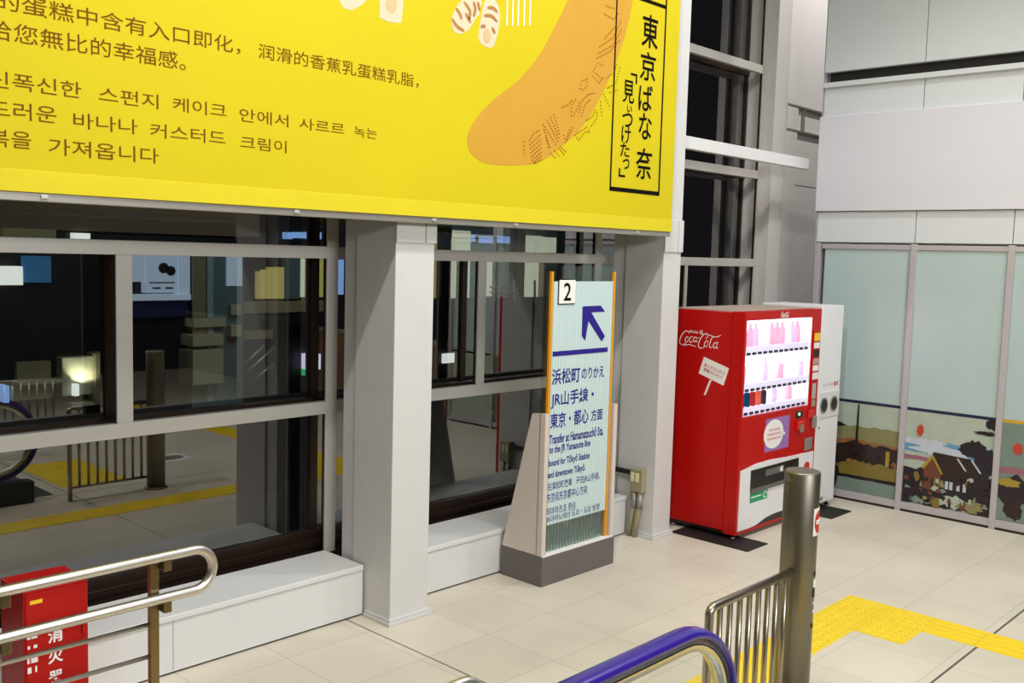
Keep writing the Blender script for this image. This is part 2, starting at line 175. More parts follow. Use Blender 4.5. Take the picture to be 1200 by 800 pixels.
# ------------------------------------------------------------------ mesh helpers
class MB:
    def __init__(self): self.bm = bmesh.new()
    def box(self, x0, x1, y0, y1, z0, z1, bev=0.0):
        b = self.bm
        vs_ = [b.verts.new((x, y, z)) for x in (x0, x1) for y in (y0, y1) for z in (z0, z1)]
        fs = [b.faces.new([vs_[i] for i in f]) for f in ((0, 1, 3, 2), (4, 6, 7, 5), (0, 4, 5, 1), (2, 3, 7, 6), (0, 2, 6, 4), (1, 5, 7, 3))]
        if bev:
            es = list({e for f in fs for e in f.edges})
            bmesh.ops.bevel(b, geom=es, offset=bev, segments=2, affect='EDGES', profile=0.5)
        return self
    def prism(self, pts, d):
        """pts: 3-D outline, extruded by vector d"""
        b = self.bm; d = Vector(d)
        a = [b.verts.new(p) for p in pts]; c = [b.verts.new(Vector(p) + d) for p in pts]
        n_ = len(pts); b.faces.new(a); b.faces.new(c[::-1])
        for i in range(n_): b.faces.new((a[i], c[i], c[(i + 1) % n_], a[(i + 1) % n_]))
        return self
    def tube(self, pts, r, seg=12, cap=True, rad=None):
        b = self.bm; pts = [Vector(p) for p in pts]; rings = []
        t0 = (pts[1] - pts[0]).normalized(); up = Vector((0, 0, 1)) if abs(t0.z) < 0.9 else Vector((1, 0, 0))
        nrm = t0.cross(up).normalized()
        for i, p in enumerate(pts):
            t = ((pts[min(i + 1, len(pts) - 1)] - p).normalized() + (p - pts[max(i - 1, 0)]).normalized()).normalized()
            nrm = (nrm - t * nrm.dot(t)).normalized(); bn = t.cross(nrm); rr = rad[i] if rad else r
            rings.append([b.verts.new(p + nrm * math.cos(2 * PI * k / seg) * rr + bn * math.sin(2 * PI * k / seg) * rr) for k in range(seg)])
        for a, c in zip(rings, rings[1:]):
            for k in range(seg):
                f = b.faces.new((a[k], a[(k + 1) % seg], c[(k + 1) % seg], c[k])); f.smooth = True
        if cap: b.faces.new(rings[0][::-1]); b.faces.new(rings[-1])
        return self
    def lathe(self, cx, cy, prof, seg=16):
        b = self.bm; rings = [[b.verts.new((cx + r * math.cos(2 * PI * k / seg), cy + r * math.sin(2 * PI * k / seg), z)) for k in range(seg)] for r, z in prof]
        for a, c in zip(rings, rings[1:]):
            for k in range(seg):
                f = b.faces.new((a[k], a[(k + 1) % seg], c[(k + 1) % seg], c[k])); f.smooth = True
        b.faces.new(rings[0][::-1]); b.faces.new(rings[-1])
        return self
    def disc(self, c, r, nrm, th=0.002, seg=20, ry=None):
        nrm = Vector(nrm).normalized(); u = nrm.cross(Vector((0, 0, 1)))
        if u.length < 0.1: u = Vector((1, 0, 0))
        u.normalize(); v = u.cross(nrm) * -1
        return self.prism([Vector(c) + u * r * math.cos(2 * PI * k / seg) + v * (ry or r) * math.sin(2 * PI * k / seg) for k in range(seg)], nrm * th)
    def sweep(self, pts, sec, side):
        """section (a,b) list swept along pts; a along side, b along side x tangent"""
        b = self.bm; side = Vector(side); pts = [Vector(p) for p in pts]; rings = []
        for i, p in enumerate(pts):
            t = (pts[min(i + 1, len(pts) - 1)] - pts[max(i - 1, 0)]).normalized(); n_ = side.cross(t).normalized()
            rings.append([b.verts.new(p + side * a + n_ * c) for a, c in sec])
        k_ = len(sec)
        for a, c in zip(rings, rings[1:]):
            for k in range(k_):
                f = b.faces.new((a[k], a[(k + 1) % k_], c[(k + 1) % k_], c[k])); f.smooth = True
        b.faces.new(rings[0][::-1]); b.faces.new(rings[-1])
        return self
ORG = {}
def tag(o, label=None, cat=None, group=None, kind=None):
    if label: o['label'] = label
    if cat: o['category'] = cat
    if group: o['group'] = group
    if kind: o['kind'] = kind
    return o
def empty(name, loc, label, cat, group=None, kind=None):
    o = bpy.data.objects.new(name, None); COL.objects.link(o); o.location = loc; o.empty_display_size = 0.1
    ORG[o.name] = Vector(loc)
    return tag(o, label, cat, group, kind)
def build(name, mb, m, parent=None, org=None, label=None):
    bm = mb.bm
    bmesh.ops.recalc_face_normals(bm, faces=bm.faces[:])
    if parent: o0 = ORG[parent.name]
    elif org is not None: o0 = Vector(org)
    else:
        c = [v.co for v in bm.verts]
        o0 = Vector(((min(v.x for v in c) + max(v.x for v in c)) / 2, (min(v.y for v in c) + max(v.y for v in c)) / 2, min(v.z for v in c)))
    for v in bm.verts: v.co -= o0
    me = bpy.data.meshes.new(name); bm.to_mesh(me); bm.free(); me.materials.append(m)
    o = bpy.data.objects.new(name, me); COL.objects.link(o); ORG[o.name] = o0
    if parent: o.parent = parent
    else: o.location = o0
    if label: o['label'] = label
    return o
def struct(name, mb, m, label=None, org=None):
    o = build(name, mb, m, None, org); o['kind'] = 'structure'
    if label: o['label'] = label
    return o
def text(name, body, m, parent, P, u, v, wd, ht, bold=0.0, skew=0.0, th=0.001):
    """lettering whose box has its lower left corner at P, wd along u and ht along v"""
    cu = bpy.data.curves.new('lettering', 'FONT'); cu.body = body; cu.offset = bold; cu.resolution_u = 3
    t = bpy.data.objects.new('lettering', cu); COL.objects.link(t)
    dg = bpy.context.evaluated_depsgraph_get(); me = bpy.data.meshes.new_from_object(t.evaluated_get(dg))
    bm = bmesh.new(); bm.from_mesh(me)
    bpy.data.objects.remove(t); bpy.data.curves.remove(cu); bpy.data.meshes.remove(me)
    if not bm.verts: bm.free(); return None
    xs = [q.co.x for q in bm.verts]; ys = [q.co.y for q in bm.verts]
    x0, x1, y0, y1 = min(xs), max(xs), min(ys), max(ys)
    u, v, P = Vector(u).normalized(), Vector(v).normalized(), Vector(P); n_ = u.cross(v)
    sx, sy = wd / max(1e-6, x1 - x0), (ht if ht else wd * (y1 - y0) / (x1 - x0)) / max(1e-6, y1 - y0)
    for q in bm.verts:
        a, b = (q.co.x - x0) * sx, (q.co.y - y0) * sy
        q.co = P + u * (a + skew * b) + v * b + n_ * th
    mb = MB(); mb.bm.free(); mb.bm = bm
    bmb = bm
    o0 = ORG[parent.name]
    for q in bmb.verts: q.co -= o0
    me = bpy.data.meshes.new(name); bmb.to_mesh(me); bmb.free(); me.materials.append(m)
    o = bpy.data.objects.new(name, me); COL.objects.link(o); o.parent = parent; ORG[o.name] = o0
    return o
def smooth(pts, n=4):
    P = [Vector(p) for p in pts]; k = len(P); out = []
    for i in range(k):
        p0, p1, p2, p3 = P[i - 1], P[i], P[(i + 1) % k], P[(i + 2) % k]
        for j in range(n):
            t = j / n
            out.append(tuple(0.5 * (2 * p1 + (p2 - p0) * t + (2 * p0 - 5 * p1 + 4 * p2 - p3) * t * t + (-p0 + 3 * p1 - 3 * p2 + p3) * t ** 3)))
    return out
def ribbon(mb, pts, wd, f, taper=True):
    """calligraphic stroke: pts 2-D, f maps (a,b,h) to 3-D; wd full width"""
    P = [Vector((p[0], p[1])) for p in pts]
    # smooth
    Q = []
    for i in range(len(P) - 1):
        p0, p1, p2, p3 = P[max(i - 1, 0)], P[i], P[i + 1], P[min(i + 2, len(P) - 1)]
        for s in (0, 0.25, 0.5, 0.75):
            Q.append(0.5 * ((2 * p1) + (-p0 + p2) * s + (2 * p0 - 5 * p1 + 4 * p2 - p3) * s * s + (-p0 + 3 * p1 - 3 * p2 + p3) * s ** 3))
    Q.append(P[-1]); n_ = len(Q); prev = None
    for i, q in enumerate(Q):
        t = Q[min(i + 1, n_ - 1)] - Q[max(i - 1, 0)]
        if t.length < 1e-9: continue
        t.normalize(); nn = Vector((-t.y, t.x)); e = min(i, n_ - 1 - i) / max(1, n_ - 1)
        hw = wd / 2 * (0.45 + 0.55 * min(1, e * 5) if taper else 1)
        a, b = q + nn * hw, q - nn * hw
        cur = [mb.bm.verts.new(f(a.x, a.y)), mb.bm.verts.new(f(b.x, b.y))]
        if prev: mb.bm.faces.new((prev[0], prev[1], cur[1], cur[0]))
        prev = cur
XP, ZP, NY = Vector((1, 0, 0)), Vector((0, 0, 1)), Vector((0, -1, 0))
def rowtext(name, body, m, parent, x0, z0, x1, z1, Y, **k):
    return text(name, body, m, parent, (x0, Y, z0), XP, ZP, x1 - x0, z1 - z0, **k)

# ================================================================== STRUCTURE
GY = 5.30                                     # plane of the window glass
mb = MB()
for x0, x1, y0, y1 in ((-8, 2.2, -6, 0.5), (-8, 2.2, 2.02, 5.4), (2.2, 12, -6, 5.4)): mb.box(x0, x1, y0, y1, -0.12, 0.0)
struct('floor', mb, M['floor'], 'pale beige square floor tiles of the concourse', org=(0, 0, 0))
struct('ceiling', MB().box(-8, 12, -6, 5.6, 7.6, 7.75), M['ceil'])
struct('wall_back', MB().box(-8, 12, -6.2, -6, -0.1, 7.6), M['concrete'])
struct('wall_left', MB().box(-8.2, -8, -6, 5.6, -0.1, 7.6), M['ceil'])
# right wall: cladding above the glazed bays
WX = 8.9
mb = MB(); ys = [4.42, 3.475, 2.655, 1.835, 1.015]
for a, c in zip(ys, ys[1:]):
    mb.box(WX, WX + 0.12, c + 0.004, a - 0.004, 2.45, 2.735); mb.box(WX, WX + 0.12, c + 0.004, a - 0.004, 3.60, 3.90); mb.box(WX - 0.02, WX + 0.12, c + 0.004, a - 0.004, 4.045, 5.2)
    mb.box(WX - 0.02, WX + 0.12, c + 0.004, a - 0.004, 5.21, 7.6)
mb.box(WX + 0.05, WX + 0.25, 1.015, 4.40, 2.44, 7.6)
struct('wall_right', mb, M['wallp'], 'white panelled right wall with narrow joints between the panels')
struct('wall_shop', MB().box(WX, WX + 0.25, -6, 1.01, 1.05, 7.6), M['concrete'], 'dark shop front further along the right wall')
struct('trim_9', MB().box(WX - 0.05, WX + 0.25, -6, 1.01, 0, 1.0), M['wood'], 'brown counter front further along the right wall')
struct('trim_10', MB().box(WX - 0.08, WX + 0.25, -6, 1.01, 1.0, 1.05), M['alu'])
struct('trim_1', MB().box(WX - 0.035, WX + 0.1, 1.015, 4.435, 2.74, 3.632, 0.004), M['wallw'], 'smooth white board fixed proud across the right wall')
struct('trim_2', MB().box(WX - 0.035, WX + 0.1, 1.015, 4.43, 3.90, 3.947, 0.003), M['wallp'], 'thin white ledge running along the right wall below the dark slot')
struct('trim_3', MB().box(WX + 0.04, WX + 0.06, 1.015, 4.39, 3.947, 4.045), M['dark'], 'dark slot above the ledge on the right wall')
# jamb and end of the right wall
struct('trim_4', MB().box(WX - 0.02, WX + 0.10, 4.37, 4.42, 0, 2.44, 0.003).box(WX - 0.005, WX + 0.25, 4.42, 4.432, 0, 7.6), M['alum2'], 'narrow metal end jamb of the right wall')
# recess behind the end of the right wall
mb = MB().box(9.24, 9.52, 5.005, 5.3, 0, 7.6).box(9.53, 11.0, 5.03, 5.3, 0, 3.05).box(9.53, 11.0, 5.03, 5.3, 3.06, 7.6)
struct('wall_far', mb, M['wallg'], 'grey panelled wall in the recess beside the tall window')
struct('trim_5', MB().box(8.96, 9.22, 4.97, 5.4, 0, 7.6, 0.004).box(9.22, 9.25, 5.02, 5.4, 0, 7.6), M['post'], 'pale grey window post at the right end of the glazing')
struct('trim_6', MB().box(9.26, 10.6, 5.0, 5.035, 3.60, 3.618).box(9.26, 10.6, 5.0, 5.035, 3.85, 3.868).box(9.26, 9.278, 5.0, 5.035, 3.61, 3.86).box(9.64, 9.658, 5.0, 5.035, 3.61, 3.86), M['grey'], 'small grey bracket frame on the recess wall')
# glazing
def window(n, bays, x0, x1, mull_full, mull_mid, label):
    e = empty('window_%d' % n, ((x0 + x1) / 2, GY, 0), label, 'window', kind='structure')
    del e['category']
    z_top = 7.4
    for z0, z1 in bays:
        tr = build('transom', MB().box(x0, x1, 5.075, 5.122, z0, z1, 0.003), M['alu'], e)
        build('outer_transom', MB().box(x0, x1, GY - 0.03, GY + 0.05, z0 + 0.01, z1 - 0.005), M['bronze'], tr, label='dark outer bar behind the transom')
    for full, lst in ((True, mull_full), (False, mull_mid)):
        for a, c in lst:
            z0, z1 = (0.30, z_top) if full else (bays[0][1], bays[1][0])
            mu = build('mullion', MB().box(a, c, 5.077, 5.095, z0, z1, 0.003), M['alu'], e)
            build('mullion_core', MB().box(a + 0.004, c - 0.004, 5.095, 5.12, z0, z1), M['bronze'], mu, label='dark bronze side of the mullion')
            build('outer_mullion', MB().box(a + 0.03, c, GY - 0.02, GY + 0.05, z0, z1), M['bronze'], mu, label='dark outer bar behind the mullion')
    build('bottom_rail', MB().box(x0, x1, GY - 0.03, GY + 0.06, 0.18, 0.40, 0.004).box(x0, x1, GY - 0.045, GY - 0.02, 0.29, 0.33, 0.004).box(x0, x1, 5.076, GY, 0.16, 0.185), M['bronze'], e)
    build('pane', MB().box(x0, x1, GY, GY + 0.012, 0.30, z_top), M['glass'], e)
    return e
low = [(1.206, 1.287), (2.189, 2.266)]
window(1, low, -2.0, 3.80, [(3.656, 3.74)], [(0.96, 1.05), (2.305, 2.395)], 'wide night window left of the first pillar under the banner')
window(2, low, 3.80, 6.50, [(6.335, 6.415)], [(4.99, 5.07)], 'night window between the two pillars behind the direction sign')
window(3, low + [(3.07, 3.15), (4.105, 4.185), (5.2, 5.28)], 6.50, 8.96, [(8.90, 8.965)], [(7.66, 7.70)], 'tall night window right of the second pillar above the vending machine')
struct('wall_front', MB().box(-8, -2, 5.2, 5.4, 0, 7.6).box(-8, 12, 5.31, 5.45, 7.35, 7.6), M['concrete'])
# low sills
def sill(x0, x1, label):
    e = empty('window_sill', ((x0 + x1) / 2, 4.87, 0), label, 'window sill', kind='structure'); del e['category']
    build('sill_body', MB().box(x0, x1, 4.675, 5.075, 0.012, 0.285, 0.002), M['white'], e)
    build('sill_cap', MB().box(x0, x1, 4.665, 5.075, 0.288, 0.322, 0.006), M['white'], e)
    build('kick_gap', MB().box(x0, x1, 4.69, 5.0, 0.0, 0.012), M['dark'], e)
    xs = [x for x in (0.55, 2.41, 4.93, 7.7) if x0 < x < x1]
    if xs:
        s_ = MB()
        for x in xs: s_.box(x, x + 0.003, 4.6735, 4.69, 0.02, 0.285).box(x, x + 0.003, 4.7, 5.07, 0.31, 0.3225)
        build('seam', s_, M['seam'], e)
sill(-2.0, 3.655, 'long white steel sill below the window left of the first pillar')
sill(3.985, 6.33, 'white steel sill below the window between the pillars')
sill(6.64, 8.95, 'white steel sill behind the vending machine')
# pillars
def pillar(x, label, wd=0.30):
    e = empty('pillar', (x + wd / 2, 4.6, 0), label, 'pillar', kind='structure'); del e['category']
    build('column', MB().box(x, x + wd, 4.428, 4.80, 0, 7.6, 0.004).box(x + 0.012, x + wd - 0.012, 4.79, 4.93, 0, 7.6, 0.004), M['pillar'], e)
    b = MB()
    for t_, z0, z1 in ((0.022, 0.0, 0.022), (0.012, 0.022, 0.04)): b.box(x - t_, x + wd + t_, 4.428 - t_, 4.66, z0, z1, 0.004)
    build('base_plate', b, M['pillar'], e)
    build('bracket', MB().box(x - 0.004, x + wd * 0.72, 4.415, 4.43, 2.30, 2.55, 0.003).box(x + wd * 0.74, x + wd + 0.004, 4.412, 4.43, 2.30, 2.55, 0.003), M['pillar'], e)
pillar(3.670, 'square white steel pillar in front of the windows, left of the direction sign')
pillar(6.372, 'square white steel pillar between the direction sign and the vending machine', 0.235)
struct('trim_7', MB().box(6.607, 8.97, 4.57, 4.63, 3.15, 3.252, 0.004), M['white'], 'white horizontal beam sticking out from the second pillar')
# tactile paving
def tactile(x0, x1, y0, y1, kind, mb, mbd):
    mb.box(x0 + 0.0015, x1 - 0.0015, y0 + 0.0015, y1 - 0.0015, 0.0, 0.003)
    if kind == 'dots':
        for i in range(5):
            for j in range(5):
                mbd.lathe(x0 + 0.03 + i * 0.06, y0 + 0.03 + j * 0.06, [(0.016, 0.003), (0.010, 0.0055)], 8)
    else:
        for i in range(4):
            if kind == 'y': mbd.box(x0 + 0.03 + i * 0.072, x0 + 0.058 + i * 0.072, y0 + 0.015, y1 - 0.015, 0.003, 0.0055)
            else: mbd.box(x0 + 0.015, x1 - 0.015, y0 + 0.03 + i * 0.072, y0 + 0.058 + i * 0.072, 0.003, 0.0055)
mb = MB()
T = 0.3
xs0 = 5.722
for i in range(2):
    for j in range(2): tactile(xs0 + i * T, xs0 + (i + 1) * T, 2.155 + j * T, 2.155 + (j + 1) * T, 'dots', mb, mb)
for k in range(13): tactile(xs0 - (k + 1) * T, xs0 - k * T, 2.455, 2.755, 'x' if k > 1 else 'dots', mb, mb)
for k in range(16): tactile(xs0 + T, xs0 + 2 * T, 2.155 - (k + 1) * T, 2.155 - k * T, 'y', mb, mb)
struct('tactile_paving', mb, M['tact'], 'yellow tactile paving strips that meet in a corner on the floor', org=(0, 0, 0))
mb = MB()
for i in range(2):
    for j in range(4): tactile(3.58 + i * T, 3.58 + (i + 1) * T, 0.45 + j * T, 0.45 + (j + 1) * T, 'dots', mb, mb)
struct('tactile_paving', mb, M['tact'], 'yellow tactile warning tiles in front of the escalator landing', org=(0, 0, 0))

# ================================================================== ADVERTISING BANNER
bn = empty('advertising_banner', (2.2, 4.35, 2.43), 'huge yellow banner with banana and red-brown lettering hung across the pillars', 'banner')
BY = 4.32
build('sheet', MB().box(-3.0, 6.297, BY, BY + 0.045, 2.455, 6.4), M['yellow'], bn)
build('hem', MB().box(-3.0, 6.297, BY - 0.006, BY, 2.452, 2.543, 0.002), M['yhem'], bn, label='lighter folded hem along the lower edge')
build('bottom_rod', MB().box(-3.0, 6.297, BY + 0.004, BY + 0.05, 2.415, 2.452, 0.003), M['grey'], bn, label='grey metal rod under the banner')
for x in (1.64, 2.9, 3.85, 4.55, 5.85): build('clip', MB().box(x, x + 0.03, BY - 0.006, BY + 0.02, 2.428, 2.445, 0.002), M['alu'], bn)
FB = lambda d: (lambda a, b: Vector((a, BY - d, b)))
ban = [(5.25, 4.5), (5.1, 4.1)] + [(5.0, 3.92), (4.9, 3.76), (4.75, 3.54), (4.55, 3.34), (4.32, 3.18), (4.18, 3.05), (4.12, 2.95), (4.125, 2.89), (4.17, 2.835), (4.29, 2.80), (4.49, 2.805), (4.73, 2.84), (4.94, 2.94), (5.2, 3.13), (5.43, 3.42), (5.59, 3.71), (5.68, 3.96), (5.72, 4.2), (5.72, 4.5)]
build('banana_picture', MB().prism([(a, BY, b) for a, b in smooth(ban)], (0, -0.0012, 0)), M['banana'], bn, label='orange-brown banana printed on the banner')
mb = MB()
for pl in D['dots']:
    for (a, b), (c, d) in zip(pl, pl[1:]):
        n_ = max(1, int(math.hypot(c - a, d - b) / 0.02))
        for i in range(n_):
            t_ = i / n_; x, z = a + (c - a) * t_, b + (d - b) * t_; r_ = 0.0062
            mb.bm.faces.new([mb.bm.verts.new((x + r_ * math.cos(q * PI / 3), BY - 0.0022, z + r_ * math.sin(q * PI / 3))) for q in range(6)])
o = build('dotted_pattern', mb, M['dot'], bn); o['kind'] = 'stuff'
# cakes at the top edge
for k in ('cake1', 'cake2', 'cake3', 'cake4'):
    pts = D[k]
    if k in ('cake1', 'cake2'): pts = [(pts[0][0], pts[0][1] + 0.25), (pts[1][0], pts[1][1] + 0.25)] + list(pts[1:]) + [pts[0]]
    build('cake_picture', MB().prism([(a, BY, b) for a, b in (smooth(pts) if k in ('cake3', 'cake4') else pts)], (0, -0.0012, 0)), M['cake'], bn, label='cream coloured cake printed near the upper edge')
mb = MB()
for s_ in D['cstripe']: ribbon(mb, s_, 0.022, FB(0.0022))
build('cake_stripes', mb, M['cakeb'], bn)
for (a, b, ra, rb) in ((3.517, 3.60, 0.04, 0.05), (4.262, 3.56, 0.035, 0.045), (3.27, 3.62, 0.03, 0.03)):
    build('cake_filling', MB().prism([(a + ra * math.cos(q * PI / 8), BY - 0.0012, b + rb * math.sin(q * PI / 8)) for q in range(16)], (0, -0.001, 0)), M['cream'], bn)
mb = MB()
for a, b in D['swl']: mb.box(a - 0.005, a + 0.005, BY - 0.0012, BY, b - 0.06, b + 0.8)
for i in range(5): mb.box(4.05 + i * 0.065, 4.06 + i * 0.065, BY - 0.0011, BY, 3.68 - i * 0.006, 4.4)
build('white_lines', mb, M['whitep'], bn)
# writing
def brow(body, x0, x1, zc, h, m='brown', b=0.0): rowtext('lettering', body, M[m], bn, x0, zc - h / 2, x1, zc + h / 2, BY, th=0.0015, bold=b)
brow('的蛋糕中含有入口即化，', 1.475, 2.585, 3.215, 0.078); brow('润滑的香蕉乳蛋糕乳脂，', 2.685, 3.725, 3.212, 0.075)
brow('给您無比的幸福感。', 1.44, 2.30, 3.096, 0.078)
brow('신폭신한', 1.44, 1.815, 2.899, 0.068); brow('스펀지', 1.89, 2.165, 2.897, 0.066); brow('케이크', 2.235, 2.51, 2.898, 0.064); brow('안에서', 2.58, 2.86, 2.891, 0.064); brow('사르르', 2.925, 3.21, 2.888, 0.06); brow('녹는', 3.275, 3.43, 2.886, 0.058)
brow('드러운', 1.44, 1.71, 2.782, 0.07); brow('바나나', 1.78, 2.065, 2.772, 0.066); brow('커스터드', 2.125, 2.505, 2.768, 0.064); brow('크림이', 2.585, 2.85, 2.760, 0.062)
brow('복을', 1.44, 1.605, 2.664, 0.07); brow('가져옵니다', 1.675, 2.165, 2.651, 0.07)
def glyph(ch, x, z, wd, ht, bold=0.01): text('lettering', ch, M['black'], bn, (x - wd / 2, BY, z - ht / 2), XP, ZP, wd, ht, th=0.0026, bold=bold)
glyph('東', 5.925, 3.885, 0.20, 0.235); glyph('京', 5.915, 3.635, 0.19, 0.205); glyph('ば', 5.90, 3.408, 0.17, 0.19); glyph('な', 5.91, 3.205, 0.16, 0.19); glyph('奈', 5.915, 2.935, 0.205, 0.225)
glyph('見', 5.694, 3.425, 0.135, 0.16); glyph('ぃ', 5.712, 3.305, 0.06, 0.05); glyph('つ', 5.692, 3.225, 0.125, 0.10); glyph('け', 5.684, 3.12, 0.11, 0.12); glyph('た', 5.676, 3.015, 0.11, 0.10); glyph('っ', 5.695, 2.915, 0.08, 0.075)
mb = MB()
for x0, x1, z0, z1 in ((5.715, 5.79, 3.545, 3.56), (5.775, 5.79, 3.49, 3.56), (5.615, 5.63, 2.82, 2.88), (5.615, 5.69, 2.82, 2.835),
                       (5.515, 5.53, 2.725, 4.35), (6.105, 6.121, 2.725, 4.17), (5.515, 6.121, 2.715, 2.745), (5.70, 6.121, 4.08, 4.105)):
    mb.box(x0, x1, BY - 0.0024, BY, z0, z1)
build('logo_frame', mb, M['black'], bn, label='black rectangular frame around the vertical lettering')

# ================================================================== DIRECTION SIGN
sg = empty('direction_sign', (5.255, 4.46, 0), 'free-standing glass direction sign with number 2 and blue arrow between the pillars', 'sign')
build('plinth', MB().box(4.857, 5.656, 4.268, 4.655, 0, 0.203, 0.003), M['sgrey'], sg, label='dark grey plinth')
build('base_strip', MB().box(4.87, 5.645, 4.272, 4.64, 0.203, 0.211), M['whitep'], sg)
for x0 in (4.862, 5.612):
    build('side_fin', MB().prism([(x0, 4.278, 0.211), (x0, 4.648, 0.211), (x0, 4.400, 1.178), (x0, 4.278, 1.188)], (0.038, 0, 0)), M['sbeige'], sg, label='tapering white side fin')
build('glass_panel', MB().box(4.862, 5.648, 4.318, 4.334, 0.211, 2.178, 0.002), M['tgls'], sg, label='tall clear green-edged glass')
build('film', MB().box(4.93, 5.575, 4.300, 4.316, 0.41, 2.075), M['film'], sg, label='pale blue striped film carrying the text')
for x0 in (4.903, 5.578): build('edge_strip', MB().box(x0, x0 + 0.02, 4.296, 4.317, 0.211, 2.142, 0.002), M['orange'], sg, label='orange edge strip')
lam = MB()
for i in range(19): lam.box(4.94 + i * 0.033, 4.943 + i * 0.033, 4.322, 4.336, 0.215, 0.41)
build('rib_lines', lam, M['teal'], sg)
SY = 4.300
pl = build('number_plate', MB().box(4.978, 5.142, SY - 0.012, SY, 1.926, 2.085, 0.004), M['whitep'], sg, label='white square plate with the digit 2')
build('plate_rim', MB().box(4.972, 5.148, SY - 0.004, SY, 1.920, 2.091), M['black'], pl)
text('numeral', '2', M['black'], pl, (5.018, SY - 0.012, 1.945), XP, ZP, 0.078, 0.122, bold=0.012)
build('arrow', MB().prism([(a, SY, b) for a, b in ((5.237, 1.903), (5.436, 1.905), (5.487, 1.861), (5.334, 1.859), (5.498, 1.684), (5.461, 1.649), (5.306, 1.80), (5.278, 1.664), (5.239, 1.695))], (0, -0.0025, 0)), M['navy'], sg, label='blue arrow pointing up left')
build('rule_line', MB().box(4.938, 5.534, SY - 0.0025, SY, 1.571, 1.604), M['navy'], sg)
def st(body, x0, x1, z0, z1, m='navy', b=0.012): rowtext('lettering', body, M[m], sg, x0, z0, x1, z1, SY, bold=b * 1.35, th=0.0015)
st('浜松町', 4.938, 5.235, 1.375, 1.485); st('のりかえ', 5.252, 5.503, 1.392, 1.474)
st('JR山手線・', 4.936, 5.395, 1.212, 1.33); st('東京・都心', 4.935, 5.345, 1.076, 1.184); st('方面', 5.372, 5.502, 1.084, 1.168)
st('Transfer at Hamamatsuchō Sta.', 4.932, 5.518, 0.970, 1.038, b=0.016); st('to the JR Yamanote line', 4.934, 5.376, 0.892, 0.958, b=0.016)
st('bound for Tōkyō Station', 4.930, 5.372, 0.803, 0.868, b=0.016); st('and downtown Tōkyō.', 4.926, 5.328, 0.722, 0.786, b=0.016)
st('在滨松町换乘　开往JR山手线、', 4.930, 5.498, 0.642, 0.706, 'navyt', 0.004); st('东京和东京都中心方向', 4.925, 5.355, 0.565, 0.632, 'navyt', 0.004)
st('하마마츠쵸 환승', 4.922, 5.237, 0.475, 0.532, 'navyt', 0.004); st('JR야마노테선 도쿄・도심 방향', 4.923, 5.508, 0.418, 0.472, 'navyt', 0.004)

# ================================================================== VENDING MACHINE
vm = empty('vending_machine', (7.485, 4.28, 0), 'red drinks vending machine with lit display beside the second pillar', 'vending machine')
VX0, VX1, VY = 6.83, 8.135, 3.95
build('cabinet', MB().box(VX0, VX1, 4.07, 4.62, 0.065, 1.838, 0.006), M['red'], vm)
build('top_panel', MB().box(VX0 + 0.012, VX1 - 0.012, 4.03, 4.61, 1.838, 1.848), M['topgrey'], vm, label='dusty greyish top of the machine')
d_ = MB().box(VX0, 6.862, VY, 4.066, 0.045, 1.845, 0.004).box(7.972, VX1, VY, 4.066, 0.045, 1.845, 0.004).box(6.862, 7.972, VY, 4.066, 1.778, 1.845).box(6.862, 7.972, VY, 4.066, 0.045, 1.0)
door = build('door', d_, M['red'], vm, label='red hinged front of the machine')
ds = build('display', MB().box(6.862, 7.972, 4.05, 4.064, 1.0, 1.778), M['disp'], vm, label='glowing white display compartment')
build('display_liner', MB().box(6.862, 6.866, 3.956, 4.05, 1.0, 1.778).box(7.968, 7.972, 3.956, 4.05, 1.0, 1.778).box(6.866, 7.968, 3.956, 4.05, 1.774, 1.778), M['panelw'], vm)
for z0, z1 in ((1.488, 1.56), (1.195, 1.265), (1.0, 1.07)): build('price_rail', MB().box(6.864, 7.970, 3.975, 4.05, z0, z1), M['lav'], vm, label='lavender price rail')
cols = [translucent('drink_tint_%s' % h, h) for h in ('f8eef2', 'f3c6cf', 'f1eaf8', 'f9f5ea', 'e8eff7', 'f6e2db', 'dad0ee')]
dk = [translucent('drink_deep_%s' % h, h) for h in ('2f6f80', '2c5f7a', 'c04a4a', 'd98a6a', '55505a')]
protos = []
for r_, h_ in ((0.027, 0.185), (0.030, 0.13), (0.026, 0.115)):
    me_ = None
    for r in (0,):
        mbb = MB(); mbb.lathe(0, 0, [(r_ * 0.85, 0), (r_, 0.008), (r_, h_ * 0.6), (r_ * 0.95, h_ * 0.68), (r_ * 0.45, h_ * 0.88), (r_ * 0.45, h_)] if h_ > 0.15 else [(r_ * 0.85, 0), (r_, 0.008), (r_, h_ * 0.88), (r_ * 0.8, h_ * 0.97), (r_ * 0.78, h_)], 10)
        bmesh.ops.recalc_face_normals(mbb.bm, faces=mbb.bm.faces[:]); me_ = mbb
    protos.append(me_)
for row, z in enumerate((1.56, 1.265, 1.07)):
    for k in range(12):
        x = 6.93 + k * 0.088
        pr = protos[(0, 0, 2)[row] if (k + row) % 4 else (1, 1, 2)[row]]
        me_ = bpy.data.meshes.new('sample_drink'); pr.bm.to_mesh(me_)
        me_.materials.append(dk[k % 5] if (row == 2 and k < 5) else (cols[1] if (row == 0 and k in (0, 1, 6, 7, 10)) else cols[(k * 3 + row) % 7]))
        o = bpy.data.objects.new('sample_drink', me_); COL.objects.link(o); o.parent = vm
        o.location = Vector((x, 4.012, z)) - ORG[vm.name]
for pr in protos: pr.bm.free()
for row, z in enumerate((1.497, 1.203, 1.012)):
    for k in range(12):
        x = 6.915 + k * 0.0885
        build('selection_button', MB().box(x, x + 0.05, 3.965, 3.976, z, z + 0.02, 0.003), M['blackp'], vm)
